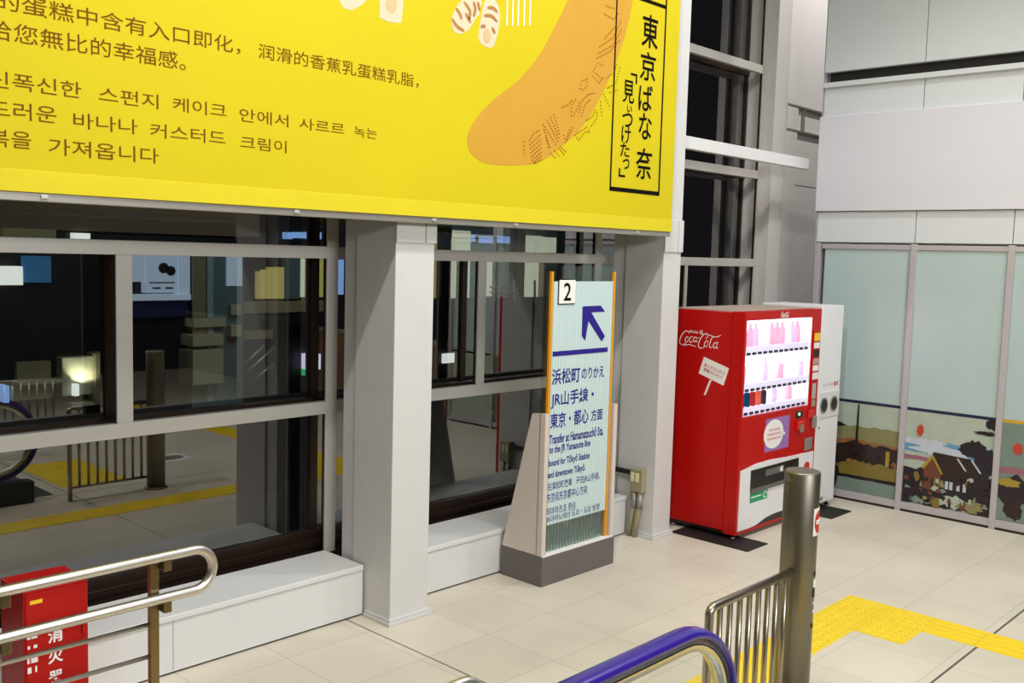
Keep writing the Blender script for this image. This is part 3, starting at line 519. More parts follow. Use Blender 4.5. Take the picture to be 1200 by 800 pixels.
# right-hand control strip
cp = build('control_panel', MB().box(7.99, 8.115, VY - 0.008, VY, 0.90, 1.66, 0.003), M['red'], vm)
for (x0, x1, z0, z1, m) in ((8.00, 8.105, 1.565, 1.635, 'ylab'), (8.00, 8.10, 1.50, 1.55, 'whitep'), (8.00, 8.10, 1.425, 1.485, 'blackp'), (8.00, 8.10, 1.36, 1.41, 'topgrey'), (8.00, 8.10, 1.30, 1.35, 'whitep'), (8.00, 8.105, 1.225, 1.285, 'panelw'), (8.01, 8.075, 1.055, 1.19, 'alu'), (8.015, 8.075, 0.985, 1.045, 'conduit')):
    build('label_plate', MB().box(x0, x1, VY - 0.012, VY - 0.008, z0, z1, 0.001), M[m], vm)
build('coin_slot', MB().box(7.965, 8.06, VY - 0.02, VY, 0.885, 0.955, 0.008).box(7.99, 8.0, VY - 0.024, VY - 0.02, 0.895, 0.945), M['redp'], vm)
build('amount_window', MB().box(7.745, 7.87, VY - 0.006, VY, 0.905, 0.965, 0.003), M['blackp'], vm)
build('indicator_lamp', MB().disc((7.80, VY - 0.006, 0.94), 0.012, NY, 0.003), M['led'], vm, label='small glowing green lamp')
build('bill_slot', MB().box(7.76, 7.87, VY - 0.03, VY, 0.80, 0.88, 0.01), M['redp'], vm)
build('bill_mouth', MB().box(7.785, 7.845, VY - 0.034, VY - 0.028, 0.785, 0.85), M['grey'], vm)
build('return_lever', MB().box(8.04, 8.10, VY - 0.03, VY, 0.79, 0.90, 0.008), M['grey'], vm)
build('coin_return', MB().box(7.93, 8.06, VY - 0.014, VY, 0.60, 0.71, 0.006), M['grey'], vm, label='grey metal coin return cover')
build('key_lock', MB().disc((8.085, VY, 0.70), 0.012, NY, 0.006), M['steel'], vm)
# white lower fascia with its wavy edges
wt = D['wtop']; wb = D['wbot']
fas = [(a, VY, b) for a, b in [(6.858, 0.078), (7.03, 0.076), (7.14, 0.082), (7.293, 0.116), (7.426, 0.128), (7.72, 0.128), (7.95, 0.116), (8.09, 0.08), (8.105, 0.578)] + list(reversed([(6.862, 0.57)] + wt[1:-1]))]
fs = build('lower_fascia', MB().prism(fas, (0, -0.008, 0)), M['panelw'], vm, label='white lower fascia with wavy edge')
build('kick_recess', MB().prism([(a, VY - 0.001, b) for a, b in ((7.10, 0.074), (7.293, 0.118), (7.43, 0.128), (7.72, 0.128), (7.95, 0.118), (8.06, 0.074))], (0, -0.004, 0)), M['blackp'], vm)
fl = build('pickup_flap', MB().box(7.018, 7.826, VY - 0.014, VY - 0.006, 0.366, 0.555, 0.003), M['blackp'], vm, label='black pick-up flap')
build('flap_label', MB().box(7.25, 7.56, VY - 0.016, VY - 0.0135, 0.475, 0.53), M['sgrey'], fl)
build('flap_lip', MB().box(7.018, 7.826, VY - 0.022, VY - 0.012, 0.366, 0.40, 0.003), M['sgrey'], fl)
mb = MB().box(7.49, 7.51, VY - 0.018, VY - 0.0155, 0.485, 0.52).box(7.515, 7.535, VY - 0.018, VY - 0.0155, 0.48, 0.525)
build('flap_mark', mb, M['whitep'], fl)
gs = build('green_sticker', MB().box(7.022, 7.306, VY - 0.0095, VY - 0.008, 0.283, 0.360), M['green'], vm, label='green sticker with white ring')
mb = MB().box(7.04, 7.20, VY - 0.011, VY - 0.0094, 0.322, 0.332)
for k in range(16):
    a0, a1 = 2 * PI * k / 18, 2 * PI * (k + 1) / 18
    mb.prism([(7.265 + r_ * math.cos(a_), VY - 0.0094, 0.322 + r_ * math.sin(a_)) for r_, a_ in ((0.030, a0), (0.030, a1), (0.022, a1), (0.022, a0))], (0, -0.0015, 0))
build('sticker_mark', mb, M['whitep'], gs)
build('return_hole', MB().disc((7.985, VY - 0.008, 0.455), 0.05, NY, 0.004, ry=0.042), M['redp'], vm)
ps = build('poster', MB().box(7.235, 7.64, VY - 0.0015, VY, 0.672, 0.95), M['violet'], vm, label='violet poster under the display')
mb = MB().disc((7.375, VY - 0.0015, 0.815), 0.165, NY, 0.0015, 28, 0.122).prism([(7.53, VY - 0.0015, 0.83), (7.585, VY - 0.0015, 0.795), (7.53, VY - 0.0015, 0.785)], (0, -0.0015, 0))
bb = build('speech_bubble', mb, M['whitep'], ps, label='white speech bubble')
mb = MB()
for z, x0, x1 in ((0.852, 7.29, 7.46), (0.815, 7.27, 7.48), (0.778, 7.27, 7.49)):
    x = x0
    while x < x1:
        mb.box(x, x + 0.014, VY - 0.0042, VY - 0.003, z - 0.011, z + 0.011); x += 0.021
build('bubble_print', mb, M['pink'], bb)
# feet
for x in (6.87, 8.09):
    for y in (3.99, 4.57): build('foot', MB().lathe(x, y, [(0.022, 0.009), (0.022, 0.02), (0.010, 0.022), (0.010, 0.07)], 10), M['steel'], vm)
build('underside', MB().box(6.86, 8.11, 4.02, 4.6, 0.03, 0.065), M['blackp'], vm)
# script logo on the side and small emblem over the display
SX = VX0
FS = lambda a, b: Vector((SX - 0.0015, a, b))
mb = MB()
for pts, wd in D['script']: ribbon(mb, pts, wd * 0.95, FS)
build('script_logo', mb, M['whitep'], vm, label='white flowing script logo on the side')
text('lettering', 'ecoる', M['whitep'], vm, (SX, 4.462, 1.647), (0, -1, -0.07), ZP, 0.135, 0.034, th=0.0015, bold=0.01)
ya = [q[0] for s_, _ in D['script'] for q in s_]; za = [q[1] for s_, _ in D['script'] for q in s_]
mb = MB()
for pts, wd in D['script']:
    ribbon(mb, [(7.40 + (max(ya) - a) / (max(ya) - min(ya)) * 0.135, 1.785 + (b - min(za)) / (max(za) - min(za)) * 0.048) for a, b in pts], 0.006, lambda a, b: Vector((a, VY - 0.0015, b)))
build('emblem', mb, M['whitep'], vm, label='small white script emblem over the display')
pc = build('placard', MB().prism([(SX, a, b) for a, b in D['placard']], (-0.002, 0, 0)), M['whitep'], vm, label='tilted white placard sticker with red text')
(a, b), (c, d) = D['pole']
build('placard_pole', MB().prism([(SX, a + 0.009, b), (SX, a - 0.009, b), (SX, c - 0.045, d - 0.2), (SX, c + 0.02 - 0.043, d - 0.2)][:2] + [(SX, c - 0.009, d), (SX, c + 0.009, d)], (-0.0018, 0, 0)), M['whitep'], pc)
P_ = [Vector((SX, a, b)) for a, b in D['placard']]
uu = (P_[1] - P_[0]); vv = (P_[0] - P_[3]); vn = uu.normalized().cross(Vector((-1, 0, 0))) * -1
for body, f0, f1, g0, g1 in (('省エネさんせい!', 0.10, 0.92, 0.52, 0.72), ('節電さんせい!', 0.14, 0.88, 0.26, 0.46)):
    text('lettering', body, M['redp'], pc, P_[3] + uu * f0 + vv * g0, uu, Vector((-1, 0, 0)).cross(uu), uu.length * (f1 - f0), vv.length * (g1 - g0), th=0.003, bold=0.01)

# anti-slip plates under the machines
def mat_plate(x0, x1, y0, y1, label):
    tag(build('floor_mat', MB().box(x0, x1, y0, y1, 0.0, 0.008, 0.003), M['rubber']), label, 'floor mat', 'black anti-slip plates under the machines')
mat_plate(6.66, 6.98, 3.735, 4.45, 'black anti-slip plate under the left foot of the red vending machine')
mat_plate(8.10, 8.50, 3.735, 4.45, 'black anti-slip plate under the white recycling bin')

# ================================================================== RECYCLING BIN
rb = empty('recycling_bin', (8.37, 4.24, 0), 'tall white recycling bin with two round openings right of the red machine', 'recycling bin')
build('body', MB().box(8.152, 8.586, 3.955, 4.55, 0.06, 1.868, 0.008), M['panelw'], rb)
build('opening_panel', MB().box(8.185, 8.575, 3.947, 3.957, 0.855, 1.092, 0.004), M['white'], rb)
for x in (8.262, 8.46):
    h = build('opening', MB().disc((x, 3.947, 0.972), 0.072, NY, 0.006, 24), M['grey'], rb, label='grey ringed round opening')
    build('hole', MB().disc((x, 3.941, 0.972), 0.056, NY, 0.002, 24), M['blackp'], h)
text('lettering', 'カン・ペット', M['redp'], rb, (8.245, 3.955, 1.135), XP, ZP, 0.20, 0.035, bold=0.006)
text('lettering', '専用', M['redp'], rb, (8.455, 3.955, 1.13), XP, ZP, 0.09, 0.045, bold=0.02)
build('keyhole', MB().disc((8.21, 3.955, 0.77), 0.010, NY, 0.004), M['blackp'], rb)
build('small_label', MB().box(8.30, 8.36, 3.952, 3.956, 0.09, 0.12), M['grey'], rb)
for x in (8.20, 8.54):
    for y in (4.0, 4.5): build('foot', MB().lathe(x, y, [(0.02, 0.009), (0.02, 0.025), (0.01, 0.027), (0.01, 0.065)], 10), M['blackp'], rb)

# ================================================================== RIGHT WALL GLAZED BAYS
ybays = [4.355, 3.475, 2.655, 1.835, 1.035]
def blob(cy, cz, ry, rz, n_=26, rough=0.22, seed=0):
    rr = random.Random(seed); return [(cy + ry * (1 + rough * (rr.random() - 0.5) * 2) * math.cos(2 * PI * k / n_), cz + rz * (1 + rough * (rr.random() - 0.5) * 2) * math.sin(2 * PI * k / n_)) for k in range(n_)]
C_ = {k: mat('print_' + k, v, 0.25, var=0.08, scale=9) for k, v in dict(paper='aab5a4', olive='847f55', rust='8f5c38', dusk='2b1a17', ink='221721', sky='5f90ad', cloud='b9c0c8', rose='94606c', teal='75867c', ochre='7d6c2e', house='6b3a2a', gold='a08a30', band='1d2440', seal='b8402c', goldband='c8a020').items()}
def bay(i, y1, y0, wn):
    e = empty('window_%d' % wn, (WX, (y0 + y1) / 2, 0), ['frosted glazed bay with an olive landscape print behind the recycling bin', 'frosted glazed bay with the print of a dark-roofed house', 'frosted glazed bay with a gold band at the right edge of the photo'][i] if i < 3 else 'frosted glazed bay of the right wall', 'window', kind='structure'); del e['category']
    h = 0.026
    build('frame', MB().box(WX - 0.01, WX + 0.05, y0, y1, 0.02, 0.085, 0.003).box(WX - 0.004, WX + 0.05, y0, y1, 2.385, 2.43, 0.003).box(WX - 0.02, WX + 0.06, y0 - h, y0 + h, 0, 2.44, 0.004), M['alum2'], e)
    build('pane', MB().box(WX + 0.012, WX + 0.022, y0 + h, y1 - h, 0.085, 2.385), M['frost'], e)
    build('threshold', MB().box(WX - 0.012, WX + 0.05, y0, y1, 0, 0.02), M['dark'], e)
    a, b = y0 + h, y1 - h; W = b - a
    X = WX + 0.012; layer = [0]
    def shape(name, pts, m):
        layer[0] += 1; hh = 0.0006 * min(layer[0], 22) + 0.00008 * max(0, layer[0] - 22)
        pts = [(min(max(p, a), b), min(max(q, 0.087), 0.965)) for p, q in pts]
        build(name, MB().prism([(X, p, q) for p, q in pts], (-hh, 0, 0)), C_[m], e)
    def strip(name, z0, z1, m, wob=0.0, seed=1):
        rr = random.Random(seed); n_ = 14
        top = [(b - W * k / n_, z1 + wob * (rr.random() - 0.5)) for k in range(n_ + 1)]; bot = [(a + W * k / n_, z0 + wob * (rr.random() - 0.5)) for k in range(n_ + 1)]
        shape(name, top + bot, m)
    F = lambda t_: b - W * t_        # t_ 0 at the far (left) side, 1 near (right)
    strip('print_ground', 0.087, 0.95, 'paper' if i != 2 else 'teal')
    strip('print_band', 0.935, 0.963, 'band' if i != 2 else 'goldband')
    if i == 0:
        strip('print_sky', 0.52, 0.72, 'olive', 0.02, 3); strip('print_glow', 0.50, 0.585, 'rust', 0.03, 4)
        strip('print_water', 0.24, 0.42, 'ochre', 0.01, 5); strip('print_shore', 0.38, 0.55, 'dusk', 0.05, 6); strip('print_foreground', 0.087, 0.225, 'teal', 0.01, 7)
        strip('print_bank', 0.215, 0.245, 'ink', 0.006, 8)
        shape('print_bush', blob(F(0.17), 0.24, 0.13, 0.16, seed=2), 'ink'); shape('print_bush', blob(F(0.1), 0.72, 0.2, 0.03, seed=3), 'ink')
        shape('print_tree', [(F(0.495), 0.55), (F(0.505), 0.93), (F(0.52), 0.93), (F(0.525), 0.55)], 'dusk'); shape('print_tree', [(F(0.12), 0.55), (F(0.13), 0.93), (F(0.145), 0.93), (F(0.15), 0.55)], 'dusk')
        rr = random.Random(32)
        for k in range(26):
            t_, zz = rr.uniform(0.02, 0.98), rr.uniform(0.36, 0.56); shape('print_detail', blob(F(t_), zz, rr.uniform(0.01, 0.05), rr.uniform(0.01, 0.03), n_=9, seed=50 + k, rough=0.5), rr.choice(['dusk', 'dusk', 'ink', 'rust', 'dusk', 'house']))
        shape('print_post', [(F(0.86), 0.38), (F(0.86), 0.52), (F(0.9), 0.52), (F(0.9), 0.38)], 'gold')
    elif i == 1:
        strip('print_sky', 0.56, 0.68, 'sky', 0.02, 3); shape('print_cloud', blob(F(0.2), 0.66, 0.22, 0.035, seed=5), 'cloud'); strip('print_dusk_line', 0.49, 0.535, 'rose', 0.02, 4)
        strip('print_foreground', 0.087, 0.42, 'ink', 0.05, 9); shape('print_cloud', blob(F(0.42), 0.60, 0.26, 0.04, seed=6), 'cloud')
        strip('print_water', 0.40, 0.44, 'sky', 0.0, 2) if False else None
        shape('print_tree', blob(F(0.77), 0.66, 0.11, 0.075, seed=7), 'ink'); shape('print_tree', blob(F(0.9), 0.55, 0.10, 0.14, seed=8), 'ink'); shape('print_tree', blob(F(0.97), 0.9, 0.06, 0.05, seed=10), 'ink'); shape('print_branch', blob(F(0.9), 0.815, 0.09, 0.018, seed=11), 'ink')
        shape('print_roof', [(F(0.22), 0.42), (F(0.34), 0.585), (F(0.75), 0.57), (F(0.86), 0.40), (F(0.5), 0.37)], 'dusk')
        shape('print_house', [(F(0.24), 0.25), (F(0.24), 0.42), (F(0.33), 0.535), (F(0.44), 0.40), (F(0.44), 0.22)], 'house')
        shape('print_gable', [(F(0.20), 0.43), (F(0.33), 0.565), (F(0.46), 0.40), (F(0.44), 0.395), (F(0.33), 0.53), (F(0.24), 0.42)], 'gold')
        for t_ in (0.49, 0.54, 0.62, 0.69): shape('print_screen', [(F(t_), 0.27), (F(t_), 0.34), (F(t_ + 0.035), 0.34), (F(t_ + 0.035), 0.27)], 'cloud')
        for t_ in (0.60, 0.76): shape('print_ridge', [(F(t_), 0.56), (F(t_ + 0.10), 0.46), (F(t_ + 0.12), 0.46), (F(t_ + 0.02), 0.56)], 'cloud')
        shape('print_ground_patch', blob(F(0.6), 0.16, 0.14, 0.05, seed=12, rough=0.5), 'paper'); shape('print_ground_patch', blob(F(0.8), 0.15, 0.10, 0.045, seed=13, rough=0.5), 'olive'); shape('print_ground_patch', blob(F(0.2), 0.13, 0.08, 0.03, seed=14, rough=0.5), 'teal'); shape('print_figure', blob(F(0.4), 0.13, 0.035, 0.05, seed=15), 'ochre')
        shape('print_seal', blob(F(0.17), 0.765, 0.028, 0.05, seed=16, rough=0.1), 'seal')
        rr = random.Random(31)
        for k in range(46):
            t_, zz = rr.uniform(0.02, 0.98), rr.uniform(0.1, 0.40); shape('print_detail', blob(F(t_), zz, rr.uniform(0.008, 0.03), rr.uniform(0.008, 0.035), n_=9, seed=k, rough=0.5), rr.choice(['dusk', 'dusk', 'ink', 'house', 'ochre', 'teal', 'olive', 'ink', 'paper']))
    elif i == 2:
        strip('print_dusk_line', 0.50, 0.56, 'rose', 0.02, 4); strip('print_foreground', 0.087, 0.38, 'teal', 0.04, 9); shape('print_tree', blob(F(0.14), 0.36, 0.14, 0.12, seed=17), 'ink'); shape('print_hill', blob(F(0.1), 0.42, 0.1, 0.035, seed=18), 'gold'); shape('print_figure', blob(F(0.16), 0.2, 0.07, 0.1, seed=19), 'dusk'); shape('print_seal', blob(F(0.17), 0.72, 0.04, 0.05, seed=20, rough=0.1), 'seal')
for i, (y1, y0) in enumerate(zip(ybays, ybays[1:])): bay(i, y1, y0, 4 + i)

# ================================================================== OUTLET BOX ON THE SECOND PILLAR
oj = empty('outlet_box', (6.335, 4.57, 0), 'khaki socket box with two conduits on the side of the second pillar', 'outlet box')
build('box', MB().box(6.305, 6.371, 4.505, 4.625, 0.375, 0.56, 0.006), M['conduit'], oj)
for y in (4.535, 4.582): build('socket', MB().box(6.299, 6.306, y, y + 0.034, 0.455, 0.53, 0.003), M['ivory'], oj)
for y, yb in ((4.54, 4.57), (4.595, 4.63)):
    build('conduit', MB().tube([(6.335, y, 0.38), (6.335, y, 0.27), (6.33, y + 0.01, 0.2), (6.325, yb, 0.0)], 0.02, 10), M['conduit'], oj)
    build('coupling', MB().tube([(6.335, y, 0.34), (6.335, y, 0.24)], 0.025, 10), M['grey'], oj)
build('cable_duct', MB().box(6.325, 6.362, 4.63, 5.05, 0.50, 0.535, 0.004), M['dkb'], oj)

# ================================================================== HANDRAIL AND EXTINGUISHER BOX (lower left)
def u_rail(name, x0, xe, y, z1, z2, posts, rods, label, m='steel2', r=0.0215):
    e = empty(name, ((x0 + xe) / 2, y, 0), label, 'handrail')
    R_ = (z1 - z2) / 2; zc = (z1 + z2) / 2; xc = xe - R_
    pts = [(x0, y, z1), (x0 + 0.6 * (xc - x0), y, z1)] + [(xc + R_ * math.sin(a), y, zc + R_ * math.cos(a)) for a in [PI * k / 16 for k in range(17)]] + [(x0 + 0.6 * (xc - x0), y, z2), (x0, y, z2)]
    build('rail', MB().tube(pts, r, 16), M[m], e)
    for x in posts:
        build('post', MB().box(x - 0.019, x + 0.019, y + 0.03, y + 0.062, 0, z1 - 0.03, 0.003), M['steeld'], e)
        build('post_foot', MB().box(x - 0.05, x + 0.05, y, y + 0.09, 0, 0.01, 0.003), M['steel'], e)
        for z in (z1, z2): build('bracket', MB().box(x + 0.02, x + 0.055, y - 0.012, y + 0.05, z - 0.065, z - 0.01, 0.004), M['steeld'], e)
    for z in rods: build('rod', MB().tube([(x0, y + 0.046, z), (posts[-1], y + 0.046, z)], 0.0095, 10), M['steel2'], e)
    return e
u_rail('handrail', -0.6, 2.145, 3.80, 0.945, 0.765, (1.255, 1.895), (0.648, 0.508), 'stainless U-shaped handrail in front of the red extinguisher box at lower left')
u_rail('handrail', 0.0, 2.262, 2.235, 0.835, 0.64, (0.5, 1.8), (0.5, 0.36), 'stainless handrail end beside the purple escalator belt at the bottom edge')
fx = empty('fire_extinguisher_box', (1.71, 4.52, 0), 'red steel fire extinguisher box with white characters against the sill', 'fire extinguisher box')
build('cabinet', MB().box(1.566, 1.850, 4.392, 4.662, 0.01, 0.713, 0.005), M['redd'], fx)
build('door', MB().box(1.574, 1.842, 4.384, 4.393, 0.03, 0.70, 0.003), M['redd'], fx)
build('handle', MB().box(1.815, 1.83, 4.372, 4.386, 0.47, 0.55, 0.003), M['redd'], fx)
build('base', MB().box(1.575, 1.84, 4.4, 4.655, 0, 0.012), M['blackp'], fx)
build('yellow_sticker', MB().box(1.592, 1.645, 4.3825, 4.3845, 0.655, 0.672), M['ylab'], fx)
for ch, z in (('消', 0.458), ('火', 0.362), ('器', 0.262)): text('lettering', ch, M['whitep'], fx, (1.666, 4.384, z), XP, ZP, 0.066, 0.066, bold=0.025)
mb = MB()
for z0, z1, segs in ((0.50, 0.53, ((1.577, 1.592), (1.596, 1.622))), (0.455, 0.47, ((1.58, 1.59), (1.605, 1.62))), (0.39, 0.418, ((1.577, 1.587), (1.593, 1.622))), (0.345, 0.372, ((1.578, 1.594), (1.61, 1.618)))):
    for x0, x1 in segs: build('label_mark', MB().box(x0, x1, 4.3828, 4.3845, z0, z1), M['whitep'], fx)

# ================================================================== BOLLARD AND FENCE
bl = empty('bollard', (4.22, 2.10, 0), 'thick brushed steel bollard post with a red round sticker at lower right', 'bollard')
RB = 0.0825
build('post', MB().lathe(4.22, 2.10, [(RB, 0), (RB, 1.272), (RB - 0.004, 1.279), (RB - 0.008, 1.28)], 40), M['steelb'], bl)
build('base_ring', MB().lathe(4.22, 2.10, [(RB + 0.02, 0), (RB + 0.02, 0.012), (RB + 0.004, 0.016)], 40), M['steeld'], bl)
def on_post(name, ang, z0, z1, aw, m, par, h=0.0015, n_=8):
    mb = MB(); a0, a1 = ang - aw / 2, ang + aw / 2
    for k in range(n_):
        p, q = a0 + (a1 - a0) * k / n_, a0 + (a1 - a0) * (k + 1) / n_
        mb.prism([(4.22 + r_ * math.cos(t_), 2.10 + r_ * math.sin(t_), z0) for r_, t_ in ((RB - 0.002, p), (RB - 0.002, q), (RB + h, q), (RB + h, p))], (0, 0, z1 - z0))
    return build(name, mb, M[m], par)
view = math.atan2(-2.10, -4.22)
A_ = view + 1.25
stk = on_post('sticker', A_ + 0.05, 0.985, 1.115, 1.0, 'whitep', bl)
mb = MB(); cz, rz, ra = 1.05, 0.055, 0.42
for k in range(20):
    t0, t1 = 2 * PI * k / 20, 2 * PI * (k + 1) / 20
    pts = [(A_ + 0.05, cz), (A_ + 0.05 + ra * math.cos(t0), cz + rz * math.sin(t0)), (A_ + 0.05 + ra * math.cos(t1), cz + rz * math.sin(t1))]
    mb.bm.faces.new([mb.bm.verts.new((4.22 + (RB + 0.003) * math.cos(a_), 2.10 + (RB + 0.003) * math.sin(a_), z_)) for a_, z_ in pts])
build('red_disc', mb, M['redp'], stk)
on_post('white_bar', A_ + 0.05, 1.04, 1.06, 0.5, 'whitep', stk, 0.004)
for z, m, hh, aw in ((0.80, 'blackp', 0.012, 0.16), (0.755, 'whitep', 0.018, 0.30), (0.71, 'blackp', 0.022, 0.22), (0.66, 'whitep', 0.006, 0.08), (0.62, 'whitep', 0.006, 0.08), (0.55, 'blackp', 0.010, 0.14)):
    on_post('bolt' if m == 'blackp' else 'small_label', A_ - 0.02, z - hh, z + hh, aw, m, bl, 0.003)
fn = empty('guard_fence', (3.78, 2.09, 0), 'steel bar fence joined to the bollard beside the escalator', 'fence')
FYc = 2.09; zt = 0.812
rail_pts = [(4.136, FYc, zt), (3.56, FYc, zt), (3.47, FYc, zt)] + [(3.47 - 0.03 * math.sin(a), FYc, zt - 0.03 + 0.03 * math.cos(a)) for a in [PI / 2 * k / 5 for k in range(1, 6)]] + [(3.44, FYc, 0.4), (3.44, FYc, 0)]
build('top_rail', MB().tube(rail_pts, 0.019, 14), M['steel'], fn)
build('bottom_rail', MB().tube([(3.44, FYc, 0.115), (4.136, FYc, 0.115)], 0.012, 10), M['steel'], fn)
for k in range(8):
    x = 3.522 + k * 0.0805
    build('bar', MB().tube([(x, FYc, 0.115), (x, FYc, zt)], 0.0125, 12), M['steel'], fn)
fn2 = empty('guard_fence', (3.78, 0.1, 0), 'steel bar fence on the far side of the escalator landing', 'fence')
build('top_rail', MB().tube([(p[0], 0.1, p[2]) for p in rail_pts], 0.019, 12), M['steel'], fn2)
build('bottom_rail', MB().tube([(3.44, 0.1, 0.115), (4.14, 0.1, 0.115)], 0.012, 10), M['steel'], fn2)
for k in range(8): build('bar', MB().tube([(3.522 + k * 0.0805, 0.1, 0.115), (3.522 + k * 0.0805, 0.1, zt)], 0.0125, 8), M['steel'], fn2)

# ================================================================== ESCALATOR
es = empty('escalator', (1.5, 1.26, 0), 'escalator with purple rubber handrail and clear balustrade at the bottom edge', 'escalator')
def loop(y, dr, xl=0.9):
    zc, R_, xc = 0.565, 0.335, 2.905
    r_ = R_ + dr
    pts = [(-1.2, y, zc + R_ + dr - 1.2), (xl - 0.25, y, zc + r_ - 0.13), (xl, y, zc + r_ - 0.02), (xl + 0.3, y, zc + r_), (2.2, y, zc + r_)]
    pts += [(xc + r_ * math.sin(a), y, zc + r_ * math.cos(a)) for a in [PI * k / 20 for k in range(21)]]
    pts += [(2.2, y, zc - r_), (1.2, y, zc - r_)]
    return pts
for y in (1.875, 0.65):
    sec = [(-0.041, -0.004), (-0.041, 0.010), (-0.030, 0.020), (-0.012, 0.0245), (0.012, 0.0245), (0.030, 0.020), (0.041, 0.010), (0.041, -0.004), (0.030, -0.010), (-0.030, -0.010)]
    build('handrail_belt', MB().sweep(loop(y, 0.0), [(a, -c) for a, c in sec], (0, 1, 0)), M['belt'], es, label='shiny purple rubber handrail belt')
    sec2 = [(-0.026, 0), (0.026, 0), (0.026, 0.045), (-0.026, 0.045)]
    build('guide_rail', MB().sweep(loop(y, -0.012), sec2, (0, 1, 0)), M['steel2'], es, label='polished steel guide under the belt')
    build('guide_seal', MB().sweep(loop(y, -0.028), [(-0.0275, 0), (0.0275, 0), (0.0275, 0.006), (-0.0275, 0.006)], (0, 1, 0)), M['blackp'], es)
    inner = loop(y, -0.055)
    g = MB(); g.prism([(p[0], y - 0.005, max(p[2], 0.0)) for p in inner if p[0] > 0.5], (0, 0.010, 0))
    build('balustrade_glass', g, M['clearg'], es)
    build('skirt', MB().box(0.9, 3.2, y - 0.07, y + 0.07, 0.0, 0.19, 0.01), M['blackp'], es)
build('landing_plate', MB().box(2.2, 3.42, 0.74, 1.785, -0.02, 0.004), M['plate'], es)
st_ = MB()
for k in range(6): st_.box(2.2 - 0.4 * (k + 1), 2.2 - 0.4 * k, 0.76, 1.765, -0.2 - 0.2 * k, -0.02 - 0.2 * k)
build('step_run', st_, M['plate'], es)

# ================================================================== BEYOND THE GLASS: the lit buildings across the street
OUT = D['out']
struct('ground', MB().box(-4, 40, 5.6, 24, -2.4, -2.2), M['concrete'], 'dark street ground beyond the windows')
struct('trim_8', MB().box(3.2, 9.4, 15.06, 15.12, 2.42, 2.82), M['wood2'], 'dim brown ledge band on the facade across the street')  # reflection of a beam inside the hall, built as a band outside
struct('facade', MB().box(-2, 12.9, 15.12, 15.4, -2.2, 6.0), M['night'], 'dark facade across the street')
def slab(key, name, m, label, cat, depth=0.12, group=None, parent=None):
    x0, x1, z0, z1, y = OUT[key]
    if y < 15.12: depth = 15.12 - y
    mb = MB().box(x0, x1, y, y + depth, z0, z1, 0.004)
    if parent: return build(name, mb, M[m], parent)
    return tag(build(name, mb, M[m]), label, cat, group)
def ctr(key): x0, x1, z0, z1, y = OUT[key]; return ((x0 + x1) / 2, y, z0)
slab('bluebox', 'shop_sign', 'e_deep', 'deep blue lit shop screen beyond the window at far left', 'sign')
slab('whitebox', 'shop_sign', 'e_white', 'white lit shop sign beyond the window at the left edge', 'sign')
slab('truss', 'window_light', 'e_dim', 'dim lit window strip above the left transom', 'lit window', 0.1)  # the light on the truss is put in as emission
slab('lit2', 'window_light', 'e_white', 'small bright window above the left transom', 'lit window', 0.1)
hb = empty('poster_hoarding', ctr('hoard'), 'navy hoarding with three posters beyond the left window', 'hoarding')
slab('hoard', 'board', 'navyw', None, None, parent=hb)
slab('ledge', 'ledge', 'e_post', None, None, parent=hb)  # ledge glows in place of light falling on it
for k in ('p1', 'p2', 'p3'): slab(k, 'poster', 'e_post', None, None, 0.03, parent=hb)  # posters are lit from in front; that light is put in as glow
x0, x1, z0, z1, y = OUT['p2']; W_, H_ = x1 - x0, z1 - z0
mb = MB().disc((x0 + W_ * 0.55, y, z0 + H_ * 0.62), W_ * 0.16, NY, 0.01).disc((x0 + W_ * 0.78, y, z0 + H_ * 0.55), W_ * 0.15, NY, 0.01).box(x0 + W_ * 0.1, x1 - W_ * 0.1, y - 0.01, y, z0 + H_ * 0.24, z0 + H_ * 0.27).box(x0 + W_ * 0.2, x0 + W_ * 0.45, y - 0.01, y, z0 + H_ * 0.1, z0 + H_ * 0.14).box(x0 + W_ * 0.6, x1 - W_ * 0.15, y - 0.01, y, z0 + H_ * 0.1, z0 + H_ * 0.14)
build('poster_print', mb, M['dkb'], hb)
cl = empty('street_column', ctr('col'), 'broad teal column with small poster beyond the left window', 'column')
slab('col', 'shaft', 'teal', None, None, 0.4, parent=cl); slab('colstrip', 'pale_strip', 'postp', None, None, 0.02, parent=cl); slab('colposter', 'poster', 'e_post', None, None, 0.02, parent=cl); slab('colgreen', 'green_strip', 'conduit', None, None, 0.02, parent=cl)  # column poster carries the same added glow
so = empty('outdoor_stair', ctr('st5'), 'pale concrete stair with thin rails beyond the left window', 'stairs')
for k in ('st1', 'st2', 'st3', 'st4', 'st5'): slab(k, 'tread', 'stair', None, None, 0.25, parent=so)
q = D['strail']
for i in (0, 2, 4): build('stair_rail', MB().tube([(q[i][0], 14.55, q[i][1]), (q[i + 1][0], 14.55, q[i + 1][1])], 0.02, 8), M['steel2'], so)
cr = empty('lit_corridor', ctr('glassg'), 'warm lit corridor with glass wall seen beside the first pillar', 'building')
for k in ('warm1', 'warm2', 'warm3', 'warm4', 'warm5'): slab(k, 'window', 'e_warm', None, None, parent=cr)  # interior strips treated as windows, their light put in as emission
slab('wht', 'window', 'e_pale', None, None, parent=cr); slab('glassg', 'wall', 'teal', None, None, parent=cr); slab('colg', 'post', 'beige', None, None, parent=cr)
slab('band', 'parapet', 'beige', None, None, parent=cr); slab('beamd', 'beam', 'dkb', None, None, parent=cr); slab('band2', 'parapet', 'beige', None, None, parent=cr)
